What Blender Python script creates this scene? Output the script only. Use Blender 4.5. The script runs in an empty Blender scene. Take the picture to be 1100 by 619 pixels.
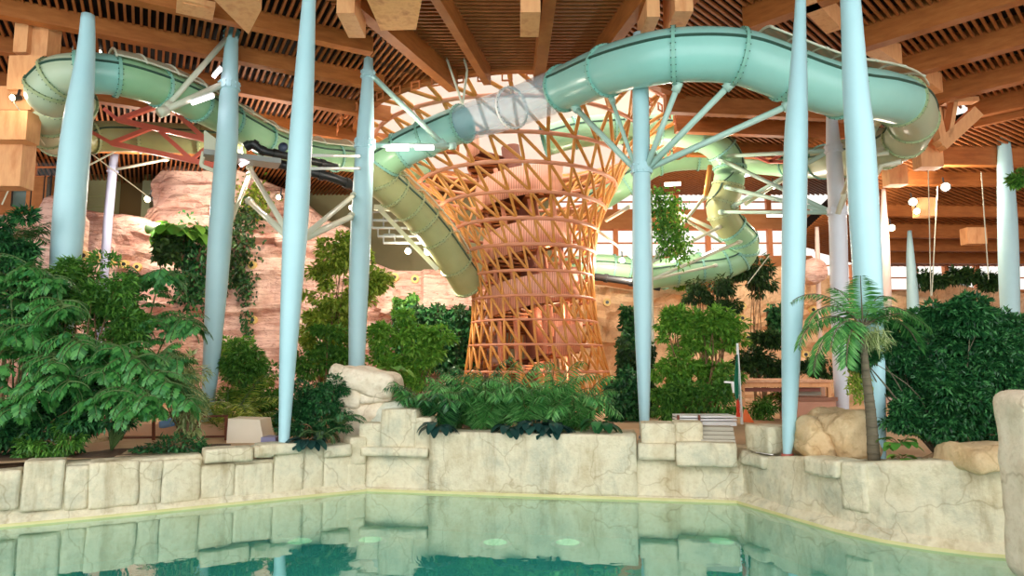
import bpy, bmesh, math, random
import numpy as np
from mathutils import Vector, Matrix, noise

random.seed(7)
RNG = np.random.default_rng(11)
SC = bpy.context.scene
COL = SC.collection

# ------------------------------------------------------------------ camera
F = 733.0
PITCH = math.radians(6.3)
CAMZ = 3.5
cp, sp = math.cos(PITCH), math.sin(PITCH)
cam_data = bpy.data.cameras.new('camera')
cam_data.sensor_width = 36.0
cam_data.lens = F * 36.0 / 1100.0
cam_data.clip_end = 500
cam = bpy.data.objects.new('camera', cam_data)
COL.objects.link(cam)
cam.location = (0, 0, CAMZ)
cam.rotation_euler = (math.pi / 2 + PITCH, 0, 0)
SC.camera = cam


def ray(px, py):
    u = (px - 550.0) / F
    v = (309.5 - py) / F
    return Vector((u, cp - v * sp, sp + v * cp))


def P(px, py, Y):
    """world point seen at pixel (px,py) standing at distance Y"""
    r = ray(px, py)
    return Vector((0, 0, CAMZ)) + r * (Y / r.y)


def Pz(px, py, z):
    r = ray(px, py)
    return Vector((0, 0, CAMZ)) + r * ((z - CAMZ) / r.z)


def proj(p):
    d = p - Vector((0, 0, CAMZ))
    cz = d.y * cp + d.z * sp
    cy = -d.y * sp + d.z * cp
    return 550 + F * d.x / cz, 309.5 - F * cy / cz


# ------------------------------------------------------------------ mesh builder
ORIGIN = {}


class MB:
    def __init__(self):
        self.v = []
        self.f = []
        self.n = 0

    def add(self, verts, faces):
        b = self.n
        self.v.extend([tuple(x) for x in verts])
        self.f.extend([tuple(i + b for i in q) for q in faces])
        self.n += len(verts)

    def box(self, c, axes, half):
        a, b, d = [Vector(x) * h for x, h in zip(axes, half)]
        c = Vector(c)
        vs = [c + sx * a + sy * b + sz * d for sx in (-1, 1) for sy in (-1, 1) for sz in (-1, 1)]
        self.add(vs, [(0, 1, 3, 2), (4, 6, 7, 5), (0, 4, 5, 1), (2, 3, 7, 6), (0, 2, 6, 4), (1, 5, 7, 3)])

    def abox(self, lo, hi):
        lo = Vector(lo); hi = Vector(hi)
        self.box((lo + hi) / 2, ((1, 0, 0), (0, 1, 0), (0, 0, 1)), (hi - lo) / 2)

    def bar(self, p0, p1, w, h, up=(0, 0, 1)):
        p0 = Vector(p0); p1 = Vector(p1)
        t = (p1 - p0)
        L = t.length
        t.normalize()
        s = t.cross(Vector(up))
        if s.length < 1e-4:
            s = t.cross(Vector((0, 1, 0)))
        s.normalize()
        u = s.cross(t)
        self.box((p0 + p1) / 2, (t, s, u), (L / 2, w / 2, h / 2))

    def tube(self, pts, rad, n=10, caps=True, closed=False):
        pts = [Vector(p) for p in pts]
        m = len(pts)
        if not hasattr(rad, '__len__'):
            rad = [rad] * m
        prev = None
        rings = []
        for i in range(m):
            if closed:
                t = pts[(i + 1) % m] - pts[i - 1]
            else:
                t = pts[min(i + 1, m - 1)] - pts[max(i - 1, 0)]
            t.normalize()
            if prev is None:
                s = t.cross(Vector((0, 0, 1)))
                if s.length < 0.05:
                    s = t.cross(Vector((0, 1, 0)))
            else:
                s = prev - t * prev.dot(t)
            s.normalize()
            prev = s
            u = s.cross(t)
            rings.append([pts[i] + (s * math.cos(a) + u * math.sin(a)) * rad[i]
                          for a in [2 * math.pi * k / n for k in range(n)]])
        vs = [p for r in rings for p in r]
        fs = []
        for i in range(m if closed else m - 1):
            j = (i + 1) % m
            for k in range(n):
                k2 = (k + 1) % n
                fs.append((i * n + k, i * n + k2, j * n + k2, j * n + k))
        if caps and not closed:
            fs.append(tuple(range(n))[::-1])
            fs.append(tuple((m - 1) * n + k for k in range(n)))
        self.add(vs, fs)

    def rbox(self, c, axes, half, r=0.08, seg=0.15, amp=0.0, nscale=1.0, seed=0, mx=26):
        """rounded, slightly weathered block"""
        ax = [Vector(a).normalized() for a in axes]
        c = Vector(c)
        h = half
        ns = [max(3, min(mx, int(2 * x / seg))) for x in h]
        idx = {}
        vs = []
        fs = []
        r = min(r, min(h) * 0.98)

        def vert(i, j, k):
            key = (i, j, k)
            if key in idx:
                return idx[key]
            p = []
            for q, hh, nn in ((i, h[0], ns[0]), (j, h[1], ns[1]), (k, h[2], ns[2])):
                s = -1 + 2 * q / nn
                p.append(s * hh)
            q = [max(-(hh - r), min(hh - r, a)) for a, hh in zip(p, h)]
            d = Vector((p[0] - q[0], p[1] - q[1], p[2] - q[2]))
            if d.length > 1e-6:
                d = d.normalized() * r
            l = Vector(q) + d
            w = c + ax[0] * l.x + ax[1] * l.y + ax[2] * l.z
            if amp:
                o = Vector((seed * 3.1, seed * 1.7, seed * 0.9))
                w = w + noise.noise_vector(w * nscale + o) * amp + noise.noise_vector(w * nscale * 2.7 + o) * amp * 0.4
            idx[key] = len(vs)
            vs.append(w)
            return idx[key]
        for (A, B, Cc) in ((0, 1, 2), (1, 2, 0), (2, 0, 1)):
            for side in (0, ns[Cc]):
                for a in range(ns[A]):
                    for b in range(ns[B]):
                        q = []
                        for (da, db) in ((0, 0), (1, 0), (1, 1), (0, 1)):
                            t = [0, 0, 0]
                            t[A] = a + da; t[B] = b + db; t[Cc] = side
                            q.append(vert(*t))
                        fs.append(tuple(q if side else q[::-1]))
        self.add(vs, fs)

    def leaves(self, pos, dr, nrm, L, W, fold=0.15):
        """one diamond leaf per row; arrays (n,3)"""
        dr = dr / (np.linalg.norm(dr, axis=1, keepdims=True) + 1e-9)
        s = np.cross(dr, nrm)
        s /= (np.linalg.norm(s, axis=1, keepdims=True) + 1e-9)
        u = np.cross(s, dr)
        L = np.asarray(L).reshape(-1, 1) * np.ones((len(pos), 1))
        W = np.asarray(W).reshape(-1, 1) * np.ones((len(pos), 1))
        a = pos
        m = pos + dr * L * 0.45 + u * L * fold * 0.4
        b = m + s * W * 0.5
        d = m - s * W * 0.5
        e = pos + dr * L - u * L * fold
        V = np.stack([a, b, e, d], axis=1).reshape(-1, 3)
        n0 = self.n
        self.v.extend(map(tuple, V.tolist()))
        I = (np.arange(len(pos)) * 4)[:, None] + np.array([0, 1, 2, 3])[None, :] + n0
        self.f.extend(map(tuple, I.tolist()))
        self.n += len(V)

    def build(self, name, mat, parent=None, smooth=False, **tags):
        o3 = ORIGIN.get(parent.name, (0, 0, 0)) if parent else (0, 0, 0)
        me = bpy.data.meshes.new(name)
        v = np.array([tuple(x) for x in self.v], dtype=float) - np.array(o3)
        me.from_pydata(v.tolist(), [], self.f)
        me.update()
        if smooth:
            me.polygons.foreach_set('use_smooth', [True] * len(me.polygons))
        me.materials.append(mat)
        o = bpy.data.objects.new(name, me)
        COL.objects.link(o)
        if parent:
            o.parent = parent
            ORIGIN[o.name] = tuple(o3)
        for k, x in tags.items():
            o[k] = x
        return o


def thing(name, label, cat, loc, group=None):
    o = bpy.data.objects.new(name, None)
    COL.objects.link(o)
    o.location = loc
    o.empty_display_size = 0.2
    o['label'] = label
    o['category'] = cat
    o['kind'] = 'thing'
    if group:
        o['group'] = group
    ORIGIN[o.name] = tuple(loc)
    return o


def tag(o, label, cat, group=None):
    o['label'] = label
    o['category'] = cat
    o['kind'] = 'thing'
    if group:
        o['group'] = group
    return o


def catmull(pts, n):
    pts = [Vector(p) for p in pts]
    q = [pts[0] * 2 - pts[1]] + pts + [pts[-1] * 2 - pts[-2]]
    out = []
    for i in range(1, len(q) - 2):
        for k in range(n):
            t = k / n
            a, b, c, d = q[i - 1], q[i], q[i + 1], q[i + 2]
            out.append(0.5 * ((2 * b) + (c - a) * t + (2 * a - 5 * b + 4 * c - d) * t * t + (3 * b - a - 3 * c + d) * t ** 3))
    out.append(pts[-1])
    return out


# ------------------------------------------------------------------ materials
def lin(c):
    return tuple(((x / 255) / 12.92 if x / 255 <= 0.04045 else ((x / 255 + 0.055) / 1.055) ** 2.4) for x in c) + (1.0,)


MATS = {}


def mat_base(name):
    m = bpy.data.materials.new(name)
    m.use_nodes = True
    nt = m.node_tree
    b = nt.nodes['Principled BSDF']
    MATS[name] = m
    return m, nt, b


def plain(name, c, rough=0.5, metal=0.0, spec=0.5):
    m, nt, b = mat_base(name)
    b.inputs['Base Color'].default_value = lin(c)
    b.inputs['Roughness'].default_value = rough
    b.inputs['Metallic'].default_value = metal
    b.inputs['Specular IOR Level'].default_value = spec
    return m


def noisy(name, cols, scale=2.0, rough=0.6, stretch=(1, 1, 1), detail=6, bump=0.0, bscale=None, pos=None, spec=0.4, rot=(0, 0, 0)):
    m, nt, b = mat_base(name)
    N = nt.nodes
    tc = N.new('ShaderNodeTexCoord')
    mp = N.new('ShaderNodeMapping')
    mp.inputs['Scale'].default_value = stretch
    mp.inputs['Rotation'].default_value = rot
    nt.links.new(tc.outputs['Object'], mp.inputs['Vector'])
    no = N.new('ShaderNodeTexNoise')
    no.inputs['Scale'].default_value = scale
    no.inputs['Detail'].default_value = detail
    no.inputs['Roughness'].default_value = 0.6
    nt.links.new(mp.outputs[0], no.inputs['Vector'])
    cr = N.new('ShaderNodeValToRGB')
    e = cr.color_ramp.elements
    k = len(cols)
    pos = pos or [0.3 + 0.4 * i / max(1, k - 1) for i in range(k)]
    while len(e) < k:
        e.new(0.5)
    for i in range(k):
        e[i].position = pos[i]
        e[i].color = lin(cols[i])
    nt.links.new(no.outputs['Fac'], cr.inputs['Fac'])
    nt.links.new(cr.outputs[0], b.inputs['Base Color'])
    b.inputs['Roughness'].default_value = rough
    b.inputs['Specular IOR Level'].default_value = spec
    if bump:
        bn = N.new('ShaderNodeBump')
        bn.inputs['Strength'].default_value = bump
        bn.inputs['Distance'].default_value = 0.1
        n2 = N.new('ShaderNodeTexNoise')
        n2.inputs['Scale'].default_value = bscale or scale * 3
        n2.inputs['Detail'].default_value = 8
        nt.links.new(mp.outputs[0], n2.inputs['Vector'])
        nt.links.new(n2.outputs['Fac'], bn.inputs['Height'])
        nt.links.new(bn.outputs[0], b.inputs['Normal'])
    return m


def leafmat(name, cols, rough=0.45):
    m, nt, b = mat_base(name)
    N = nt.nodes
    g = N.new('ShaderNodeNewGeometry')
    cr = N.new('ShaderNodeValToRGB')
    e = cr.color_ramp.elements
    k = len(cols)
    while len(e) < k:
        e.new(0.5)
    for i in range(k):
        e[i].position = i / (k - 1)
        e[i].color = lin(cols[i])
    nt.links.new(g.outputs['Random Per Island'], cr.inputs['Fac'])
    nt.links.new(cr.outputs[0], b.inputs['Base Color'])
    b.inputs['Roughness'].default_value = rough
    b.inputs['Specular IOR Level'].default_value = 0.4
    tr = N.new('ShaderNodeBsdfTranslucent')
    nt.links.new(cr.outputs[0], tr.inputs['Color'])
    mx = N.new('ShaderNodeMixShader')
    mx.inputs[0].default_value = 0.25
    nt.links.new(b.outputs[0], mx.inputs[1])
    nt.links.new(tr.outputs[0], mx.inputs[2])
    nt.links.new(mx.outputs[0], N['Material Output'].inputs[0])
    return m


def emit(name, c, s):
    m = bpy.data.materials.new(name)
    m.use_nodes = True
    nt = m.node_tree
    nt.nodes.remove(nt.nodes['Principled BSDF'])
    e = nt.nodes.new('ShaderNodeEmission')
    e.inputs[0].default_value = lin(c)
    e.inputs[1].default_value = s
    nt.links.new(e.outputs[0], nt.nodes['Material Output'].inputs[0])
    return m


def see_through(name, c, fac, rough=0.1, diffuse=False):
    """transparent mixed with a surface shader (fac = share of surface)"""
    m, nt, b = mat_base(name)
    b.inputs['Base Color'].default_value = lin(c)
    b.inputs['Roughness'].default_value = rough
    t = nt.nodes.new('ShaderNodeBsdfTransparent')
    mx = nt.nodes.new('ShaderNodeMixShader')
    mx.inputs[0].default_value = fac
    nt.links.new(t.outputs[0], mx.inputs[1])
    nt.links.new(b.outputs[0], mx.inputs[2])
    nt.links.new(mx.outputs[0], nt.nodes['Material Output'].inputs[0])
    return m


def stone(name, cols, stain, scale=0.8, streak=True, bump=0.35):
    """fake limestone: mottled colour, soft vertical streaks of dirt, pitted"""
    m, nt, b = mat_base(name)
    N = nt.nodes; Lk = nt.links
    tc = N.new('ShaderNodeTexCoord')

    def nz(sc, st, det=7):
        mp = N.new('ShaderNodeMapping'); mp.inputs['Scale'].default_value = st
        Lk.new(tc.outputs['Object'], mp.inputs['Vector'])
        n = N.new('ShaderNodeTexNoise'); n.inputs['Scale'].default_value = sc; n.inputs['Detail'].default_value = det
        n.inputs['Roughness'].default_value = 0.65
        Lk.new(mp.outputs[0], n.inputs['Vector'])
        return n
    n1 = nz(scale, (1, 1, 1))
    cr = N.new('ShaderNodeValToRGB'); e = cr.color_ramp.elements
    while len(e) < len(cols):
        e.new(0.5)
    for i, c in enumerate(cols):
        e[i].position = 0.3 + 0.4 * i / (len(cols) - 1); e[i].color = lin(c)
    Lk.new(n1.outputs['Fac'], cr.inputs['Fac'])
    n2 = nz(1.6, (1.5, 1.5, 0.25 if streak else 1.2))
    r2 = N.new('ShaderNodeValToRGB'); r2.color_ramp.elements[0].position = 0.52; r2.color_ramp.elements[1].position = 0.78
    Lk.new(n2.outputs['Fac'], r2.inputs['Fac'])
    mx = N.new('ShaderNodeMixRGB'); mx.inputs[2].default_value = lin(stain)
    ml = N.new('ShaderNodeMath'); ml.operation = 'MULTIPLY'; ml.inputs[1].default_value = 0.75
    Lk.new(r2.outputs[0], ml.inputs[0]); Lk.new(ml.outputs[0], mx.inputs[0])
    Lk.new(cr.outputs[0], mx.inputs[1])
    n3 = nz(9, (1, 1, 1), 9)
    r3 = N.new('ShaderNodeValToRGB'); r3.color_ramp.elements[0].position = 0.25; r3.color_ramp.elements[1].position = 0.5
    r3.color_ramp.elements[0].color = (0.72, 0.68, 0.6, 1)
    Lk.new(n3.outputs['Fac'], r3.inputs['Fac'])
    m2 = N.new('ShaderNodeMixRGB'); m2.blend_type = 'MULTIPLY'; m2.inputs[0].default_value = 0.6
    Lk.new(mx.outputs[0], m2.inputs[1]); Lk.new(r3.outputs[0], m2.inputs[2])
    vo = N.new('ShaderNodeTexVoronoi'); vo.feature = 'DISTANCE_TO_EDGE'; vo.inputs['Scale'].default_value = 0.55
    dn = nz(0.8, (1, 1, 1), 3)
    va = N.new('ShaderNodeVectorMath'); va.operation = 'ADD'
    Lk.new(tc.outputs['Object'], va.inputs[0]); Lk.new(dn.outputs['Color'], va.inputs[1]); Lk.new(va.outputs[0], vo.inputs['Vector'])
    r4 = N.new('ShaderNodeValToRGB'); r4.color_ramp.elements[0].position = 0.0; r4.color_ramp.elements[1].position = 0.012
    r4.color_ramp.elements[0].color = (0.5, 0.42, 0.3, 1)
    Lk.new(vo.outputs['Distance'], r4.inputs['Fac'])
    m3 = N.new('ShaderNodeMixRGB'); m3.blend_type = 'MULTIPLY'; m3.inputs[0].default_value = 0.45
    Lk.new(m2.outputs[0], m3.inputs[1]); Lk.new(r4.outputs[0], m3.inputs[2])
    Lk.new(m3.outputs[0], b.inputs['Base Color'])
    b.inputs['Roughness'].default_value = 0.8
    b.inputs['Specular IOR Level'].default_value = 0.25
    bn = N.new('ShaderNodeBump'); bn.inputs['Strength'].default_value = bump; bn.inputs['Distance'].default_value = 0.08
    n4 = nz(5, (1, 1, 1), 9)
    Lk.new(n4.outputs['Fac'], bn.inputs['Height']); Lk.new(bn.outputs[0], b.inputs['Normal'])
    return m


M_col = noisy('column_paint', [(168, 208, 216), (178, 216, 222)], 0.6, rough=0.35)
M_col2 = noisy('column_paint_white', [(205, 212, 222), (215, 220, 228)], 0.6, rough=0.4)
M_colp = noisy('column_paint_blush', [(214, 190, 180), (224, 202, 192)], 0.6, rough=0.45)
M_teal = noisy('slide_teal', [(146, 202, 192), (154, 210, 200)], 0.5, rough=0.25)
M_green = noisy('slide_green', [(144, 192, 150), (156, 200, 158)], 0.4, rough=0.28)
M_olive = noisy('slide_underside', [(150, 158, 110), (168, 174, 126)], 0.6, rough=0.35)
M_pale = noisy('slide_pale', [(168, 186, 156), (182, 196, 168)], 0.5, rough=0.35)
M_flange = plain('slide_flange', (132, 188, 172), 0.4)
M_flange_p = plain('flange_pale', (160, 174, 130), 0.45)
M_seam = plain('seam_dark', (52, 84, 72), 0.5)
M_clear = see_through('clear_acrylic', (184, 222, 240), 0.35, 0.06)
M_net = see_through('net', (206, 200, 170), 0.55, 0.8)
M_strut = plain('strut_pale', (176, 208, 196), 0.35)
M_strutw = plain('strut_cream', (206, 208, 186), 0.4)
M_red = plain('truss_red', (226, 112, 92), 0.45)
M_black = plain('pipe_black', (34, 38, 40), 0.4)
M_wood = noisy('glulam', [(144, 82, 34), (164, 96, 42), (178, 110, 54)], 1.2, rough=0.6, stretch=(1, 1, 5), detail=8)
M_slat = noisy('slat_wood', [(142, 82, 38), (164, 98, 48)], 2.0, rough=0.6)
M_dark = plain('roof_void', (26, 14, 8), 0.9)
M_lwood = noisy('light_timber', [(212, 150, 100), (224, 166, 114), (204, 138, 88)], 3.0, rough=0.6, stretch=(1, 1, 0.25))
M_gold = noisy('lattice_gold', [(196, 134, 62), (210, 148, 74)], 1.0, rough=0.4)
M_pink = noisy('lattice_ring', [(208, 140, 106), (216, 150, 118)], 1.0, rough=0.45)
M_core = noisy('core_dark', [(112, 62, 44), (132, 76, 54)], 2.0, rough=0.6)


def planked(name, c1, c2, n):
    m, nt, b = mat_base(name)
    N = nt.nodes
    tc = N.new('ShaderNodeUVMap')
    w = N.new('ShaderNodeTexWave'); w.wave_type = 'BANDS'; w.bands_direction = 'X'
    w.inputs['Scale'].default_value = n
    nt.links.new(tc.outputs[0], w.inputs['Vector'])
    cr = N.new('ShaderNodeValToRGB')
    cr.color_ramp.elements[0].position = 0.0; cr.color_ramp.elements[0].color = lin(c2)
    cr.color_ramp.elements[1].position = 0.35; cr.color_ramp.elements[1].color = lin(c1)
    nt.links.new(w.outputs['Fac'], cr.inputs['Fac'])
    nt.links.new(cr.outputs[0], b.inputs['Base Color'])
    b.inputs['Roughness'].default_value = 0.6
    return m


M_plank = planked('stair_planks', (238, 182, 156), (190, 126, 104), 12)
M_stone = stone('limestone', [(204, 188, 152), (224, 214, 184), (190, 188, 164)], (150, 126, 82), 0.9, True, 0.7)
M_stone2 = stone('limestone_pale', [(204, 206, 186), (220, 220, 202), (190, 196, 178)], (176, 168, 126), 0.9, True, 0.6)
M_boulderc = stone('rock_cream', [(222, 202, 172), (234, 220, 196), (216, 198, 170)], (196, 164, 130), 0.9, False, 0.6)
M_lip = noisy('waterline_lip', [(196, 192, 130), (208, 204, 148)], 2.0, rough=0.5, stretch=(1, 1, 1), bump=0.1)
def strata(name, cols, line, scale):
    m, nt, b = mat_base(name)
    N = nt.nodes; Lk = nt.links
    tc = N.new('ShaderNodeTexCoord')

    def nz(sc, st, det=8, ro=.6):
        mp = N.new('ShaderNodeMapping'); mp.inputs['Scale'].default_value = st
        Lk.new(tc.outputs['Object'], mp.inputs['Vector'])
        n = N.new('ShaderNodeTexNoise'); n.inputs['Scale'].default_value = sc; n.inputs['Detail'].default_value = det; n.inputs['Roughness'].default_value = ro
        Lk.new(mp.outputs[0], n.inputs['Vector'])
        return n.outputs['Fac']

    def ramp(fac, stops):
        r = N.new('ShaderNodeValToRGB'); e = r.color_ramp.elements
        while len(e) < len(stops): e.new(.5)
        for i, (p, c) in enumerate(stops): e[i].position = p; e[i].color = c
        Lk.new(fac, r.inputs['Fac'])
        return r.outputs[0]

    def mul(a, c, f):
        x = N.new('ShaderNodeMixRGB'); x.blend_type = 'MULTIPLY'; x.inputs[0].default_value = f
        Lk.new(a, x.inputs[1]); Lk.new(c, x.inputs[2])
        return x.outputs[0]
    k = len(cols)
    base = ramp(nz(scale, (1, 1, 1.4)), [(.32 + .36 * i / (k - 1), lin(c)) for i, c in enumerate(cols)])
    W = (1, 1, 1, 1)
    lc = tuple(x for x in lin(line))
    bands = nz(1.0, (.26, .26, 1.5), 9, .62)
    l1 = ramp(bands, [(.30, lc), (.40, W), (.47, W), (.485, lc), (.50, W), (.60, W), (.615, lc), (.63, W)])
    fine = ramp(nz(2.2, (.2, .2, 2.6), 9, .7), [(.36, lc), (.46, W)])
    blot = ramp(nz(.5, (1, 1, .6), 6), [(.36, lin((190, 150, 128))), (.52, W)])
    c = mul(mul(mul(base, l1, .6), fine, .35), blot, .6)
    Lk.new(c, b.inputs['Base Color'])
    b.inputs['Roughness'].default_value = .85; b.inputs['Specular IOR Level'].default_value = .2
    bn = N.new('ShaderNodeBump'); bn.inputs['Strength'].default_value = .9; bn.inputs['Distance'].default_value = .25
    ad = N.new('ShaderNodeMath'); ad.operation = 'ADD'
    Lk.new(bands, ad.inputs[0]); Lk.new(nz(2.5, (.6, .6, 1.6), 9), ad.inputs[1])
    Lk.new(ad.outputs[0], bn.inputs['Height']); Lk.new(bn.outputs[0], b.inputs['Normal'])
    return m


M_rockp = strata('rock_pink', [(224, 180, 166), (238, 204, 190), (242, 216, 198)], (160, 106, 92), 0.35)
M_rocko = stone('rock_sand', [(222, 176, 134), (234, 198, 158), (228, 190, 152)], (188, 136, 98), 0.5, True, 0.8)
M_boulder = stone('boulder_sand', [(206, 172, 124), (222, 196, 154), (200, 172, 132)], (172, 134, 86), 0.9, False, 0.7)
M_floor = noisy('terrace_floor', [(196, 160, 122), (210, 178, 140)], 1.0, rough=0.8)
M_soil = noisy('soil', [(70, 52, 36), (96, 74, 50)], 3.0, rough=0.95)
M_pool = noisy('pool_floor', [(150, 214, 196), (168, 224, 206)], 0.5, rough=0.6)
M_white = plain('white_paint', (236, 238, 236), 0.4)
M_grey = plain('steel_grey', (150, 154, 150), 0.4, 0.3)
M_trunk = noisy('bark', [(110, 84, 58), (138, 110, 78)], 4.0, rough=0.9, stretch=(1, 1, 3))
M_ptrunk = noisy('palm_bark', [(84, 76, 62), (116, 106, 84)], 1.5, rough=0.9, stretch=(1, 1, 6))
M_wallg = noisy('back_wall_olive', [(140, 140, 104), (156, 152, 116)], 0.3, rough=0.8)
M_wallw = noisy('back_wall_timber', [(176, 112, 62), (196, 132, 80)], 0.8, rough=0.7, stretch=(1, 1, 3))
M_frame = plain('window_timber', (214, 130, 76), 0.6)
M_glass = see_through('window_glass', (220, 235, 240), 0.06, 0.05)
M_lamp = emit('lamp_white', (255, 236, 214), 14)
M_lampw = emit('lamp_warm', (255, 214, 160), 22)
M_tube = emit('lamp_strip', (255, 226, 236), 7)
M_sun_patch = emit('sun_patch_glow', (214, 255, 190), 0.9)  # sunlight on the pool floor put in as emission, no lamp

L_fish = leafmat('leaf_fishtail', [(38, 98, 44), (62, 132, 58), (92, 158, 76), (54, 122, 70)])
M_stem = plain('green_stem', (78, 104, 52), 0.6)
L_mid = leafmat('leaf_mid', [(50, 100, 38), (82, 138, 52), (114, 166, 66)])
L_bright = leafmat('leaf_bright', [(72, 132, 42), (108, 166, 56), (148, 192, 76)])
L_yel = leafmat('leaf_yellowgreen', [(92, 128, 40), (140, 166, 54), (182, 194, 84)])
L_dark = leafmat('leaf_dark', [(20, 62, 36), (40, 98, 52), (80, 142, 78)], 0.35)
L_deep = leafmat('leaf_deep', [(30, 58, 32), (48, 82, 42), (74, 108, 52)])
L_palm = leafmat('leaf_palm', [(46, 108, 52), (82, 150, 72), (124, 184, 104)])
L_blue = leafmat('leaf_bluegreen', [(24, 54, 52), (36, 72, 66), (52, 92, 80)], 0.3)
L_vari = leafmat('leaf_variegated', [(150, 168, 96), (196, 204, 140), (96, 132, 62), (220, 222, 170)])
# ------------------------------------------------------------------ the setting
ZR = 15.5                       # underside of the roof battens
TW = Vector((0.95, 36.0, 0))    # tower axis
RIM = 9.05


def struct(name, mb, mat, smooth=False):
    return mb.build(name, mat, None, smooth, kind='structure')


# pool outline on the water plane
CL = Pz(392, 527, 0)
CR = Pz(797, 540, 0)
LW = [Pz(x, y, 0) for x, y in ((0, 565), (100, 556), (200, 546), (300, 536), (392, 527))]
ldir = (LW[0] - LW[2]).normalized()
LEFT = [LW[0] + ldir * 14, LW[0] + ldir * 5] + LW
RIGHT = [CR] + [Pz(x, y, 0) for x, y in ((835, 551), (870, 561), (905, 571), (950, 581), (1000, 589), (1050, 595), (1100, 599))]
rdir = (RIGHT[-1] - RIGHT[-2]).normalized()
RIGHT += [RIGHT[-1] + rdir * 3, RIGHT[-1] + rdir * 10]
bd = (CR - CL).normalized()
BACK = [CL - bd * 1.2, CL, CR, CR + bd * 1.2]


def at_px(path, px, off=0.0):
    """point on a polyline (seen at column px) and its normal toward the pool"""
    best = None
    for a, b in zip(path[:-1], path[1:]):
        xa, xb = proj(a)[0], proj(b)[0]
        if b.y < 0.5 or a.y < 0.5:
            continue
        if min(xa, xb) - 1e-3 <= px <= max(xa, xb) + 1e-3 or best is None:
            lo, hi = 0.0, 1.0
            for _ in range(40):
                m = (lo + hi) / 2
                xm = proj(a.lerp(b, m))[0]
                if (xm < px) == (xa < xb):
                    lo = m
                else:
                    hi = m
            p = a.lerp(b, (lo + hi) / 2)
            t = (b - a).normalized()
            n = Vector((t.y, -t.x, 0))
            best = (p, n, t)
            if min(xa, xb) <= px <= max(xa, xb):
                break
    p, n, t = best
    return p + n * off, n, t


def z_at(p, py):
    """height above p's foot that projects to pixel row py"""
    lo, hi = -2.0, 20.0
    for _ in range(50):
        m = (lo + hi) / 2
        if proj(Vector((p.x, p.y, m)))[1] > py:
            lo = m
        else:
            hi = m
    return (lo + hi) / 2


def sweep_wall(mb, path, pxs, tops, back=1.2, amp=0.05, zb=-1.0, seed=0, off=0.0, rows=26):
    """battered wall face following the pool line, with a top going back"""
    cols = []
    for px, ty in zip(pxs, tops):
        p, n, t = at_px(path, px, off)
        z = z_at(p, ty)
        col = []
        for r in range(rows + 1):
            zz = zb + (z - zb) * r / rows
            lean = -0.10 * max(0, zz) / max(z, 0.2)
            q = p + n * lean
            col.append(Vector((q.x, q.y, zz)))
        q = p - n * (0.10 + 0.12)
        col.append(Vector((q.x, q.y, z + 0.02)))
        q = p - n * back
        col.append(Vector((q.x, q.y, z)))
        q = p - n * back
        col.append(Vector((q.x, q.y, -1.0)))
        cols.append((col, n))
    vs = []
    for col, n in cols:
        for i, q in enumerate(col):
            if amp and 0 < i < len(col) - 1:
                o = Vector((seed, seed * 2.3, 0))
                a = noise.noise(q * 0.9 + o) * amp + noise.noise(q * 2.6 + o) * amp * 0.5 + noise.noise(q * 6.5 + o) * amp * 0.25
                q = q + n * a
            vs.append(q)
    m = len(cols[0][0])
    fs = []
    for i in range(len(cols) - 1):
        for k in range(m - 1):
            fs.append((i * m + k, (i + 1) * m + k, (i + 1) * m + k + 1, i * m + k + 1))
    mb.add(vs, fs)


def wall_block(mb, path, px0, px1, ty, by, off=0.1, depth=0.6, r=0.07, amp=0.03, seed=0, gap=0.0):
    a, n, t = at_px(path, px0)
    b, n2, t2 = at_px(path, px1)
    mid = (a + b) / 2
    d = (b - a).normalized()
    nn = Vector((d.y, -d.x, 0))
    if nn.dot(n) < 0:
        nn = -nn
    z1 = z_at(mid + nn * off, ty)
    z0 = z_at(mid + nn * off, by) if by is not None else -0.3
    c = mid + nn * (off - depth / 2)
    c.z = (z0 + z1) / 2
    mb.rbox(c, (d, nn, (0, 0, 1)), ((b - a).length / 2 - gap, depth / 2, (z1 - z0) / 2), r * .6, 0.085, amp, 1.6, seed)


def span(a, b, n):
    return [a + (b - a) * i / n for i in range(n + 1)]


# --- pool walls
mb = MB()
pl = span(-330, 392, 130)
sweep_wall(mb, LEFT, pl, [505 + (-(x - 0) * 0.072) + (7 if x < 20 else 0) if x < 215 else 499 - (x - 215) * 0.06 for x in pl], amp=0.07, seed=1)
for i, (a, b, ty, by, off) in enumerate([
        (-90, 18, 509, 552, .10), (21, 65, 495, 549, .13), (67, 92, 501, 549, .10), (93, 146, 496, 546, .14), (147, 171, 495, 543, .10),
        (172, 213, 494, 541, .12), (216, 268, 482, 497, .22), (214, 250, 499, 536, .06), (251, 292, 498, 534, .08),
        (270, 291, 480, 492, .20), (274, 323, 477, 489, .20), (293, 324, 486, 530, .09), (324, 346, 479, 528, .05),
        (346, 374, 478, 491, .18), (347, 378, 490, 527, .05), (374, 391, 470, 500, .14), (372, 391, 498, 526, .1)]):
    wall_block(mb, LEFT, a, b + 1, ty, by, off * .55 if by - ty > 20 else off, 0.7, 0.07, 0.03, i + 3)
struct('wall_pool_left', mb, M_stone, True)
mb = MB()
pl = span(376, 815, 90)


def back_top(x):
    if x < 460: return 490
    if x < 686: return 467
    return 494 if x < 797 else 484


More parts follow.
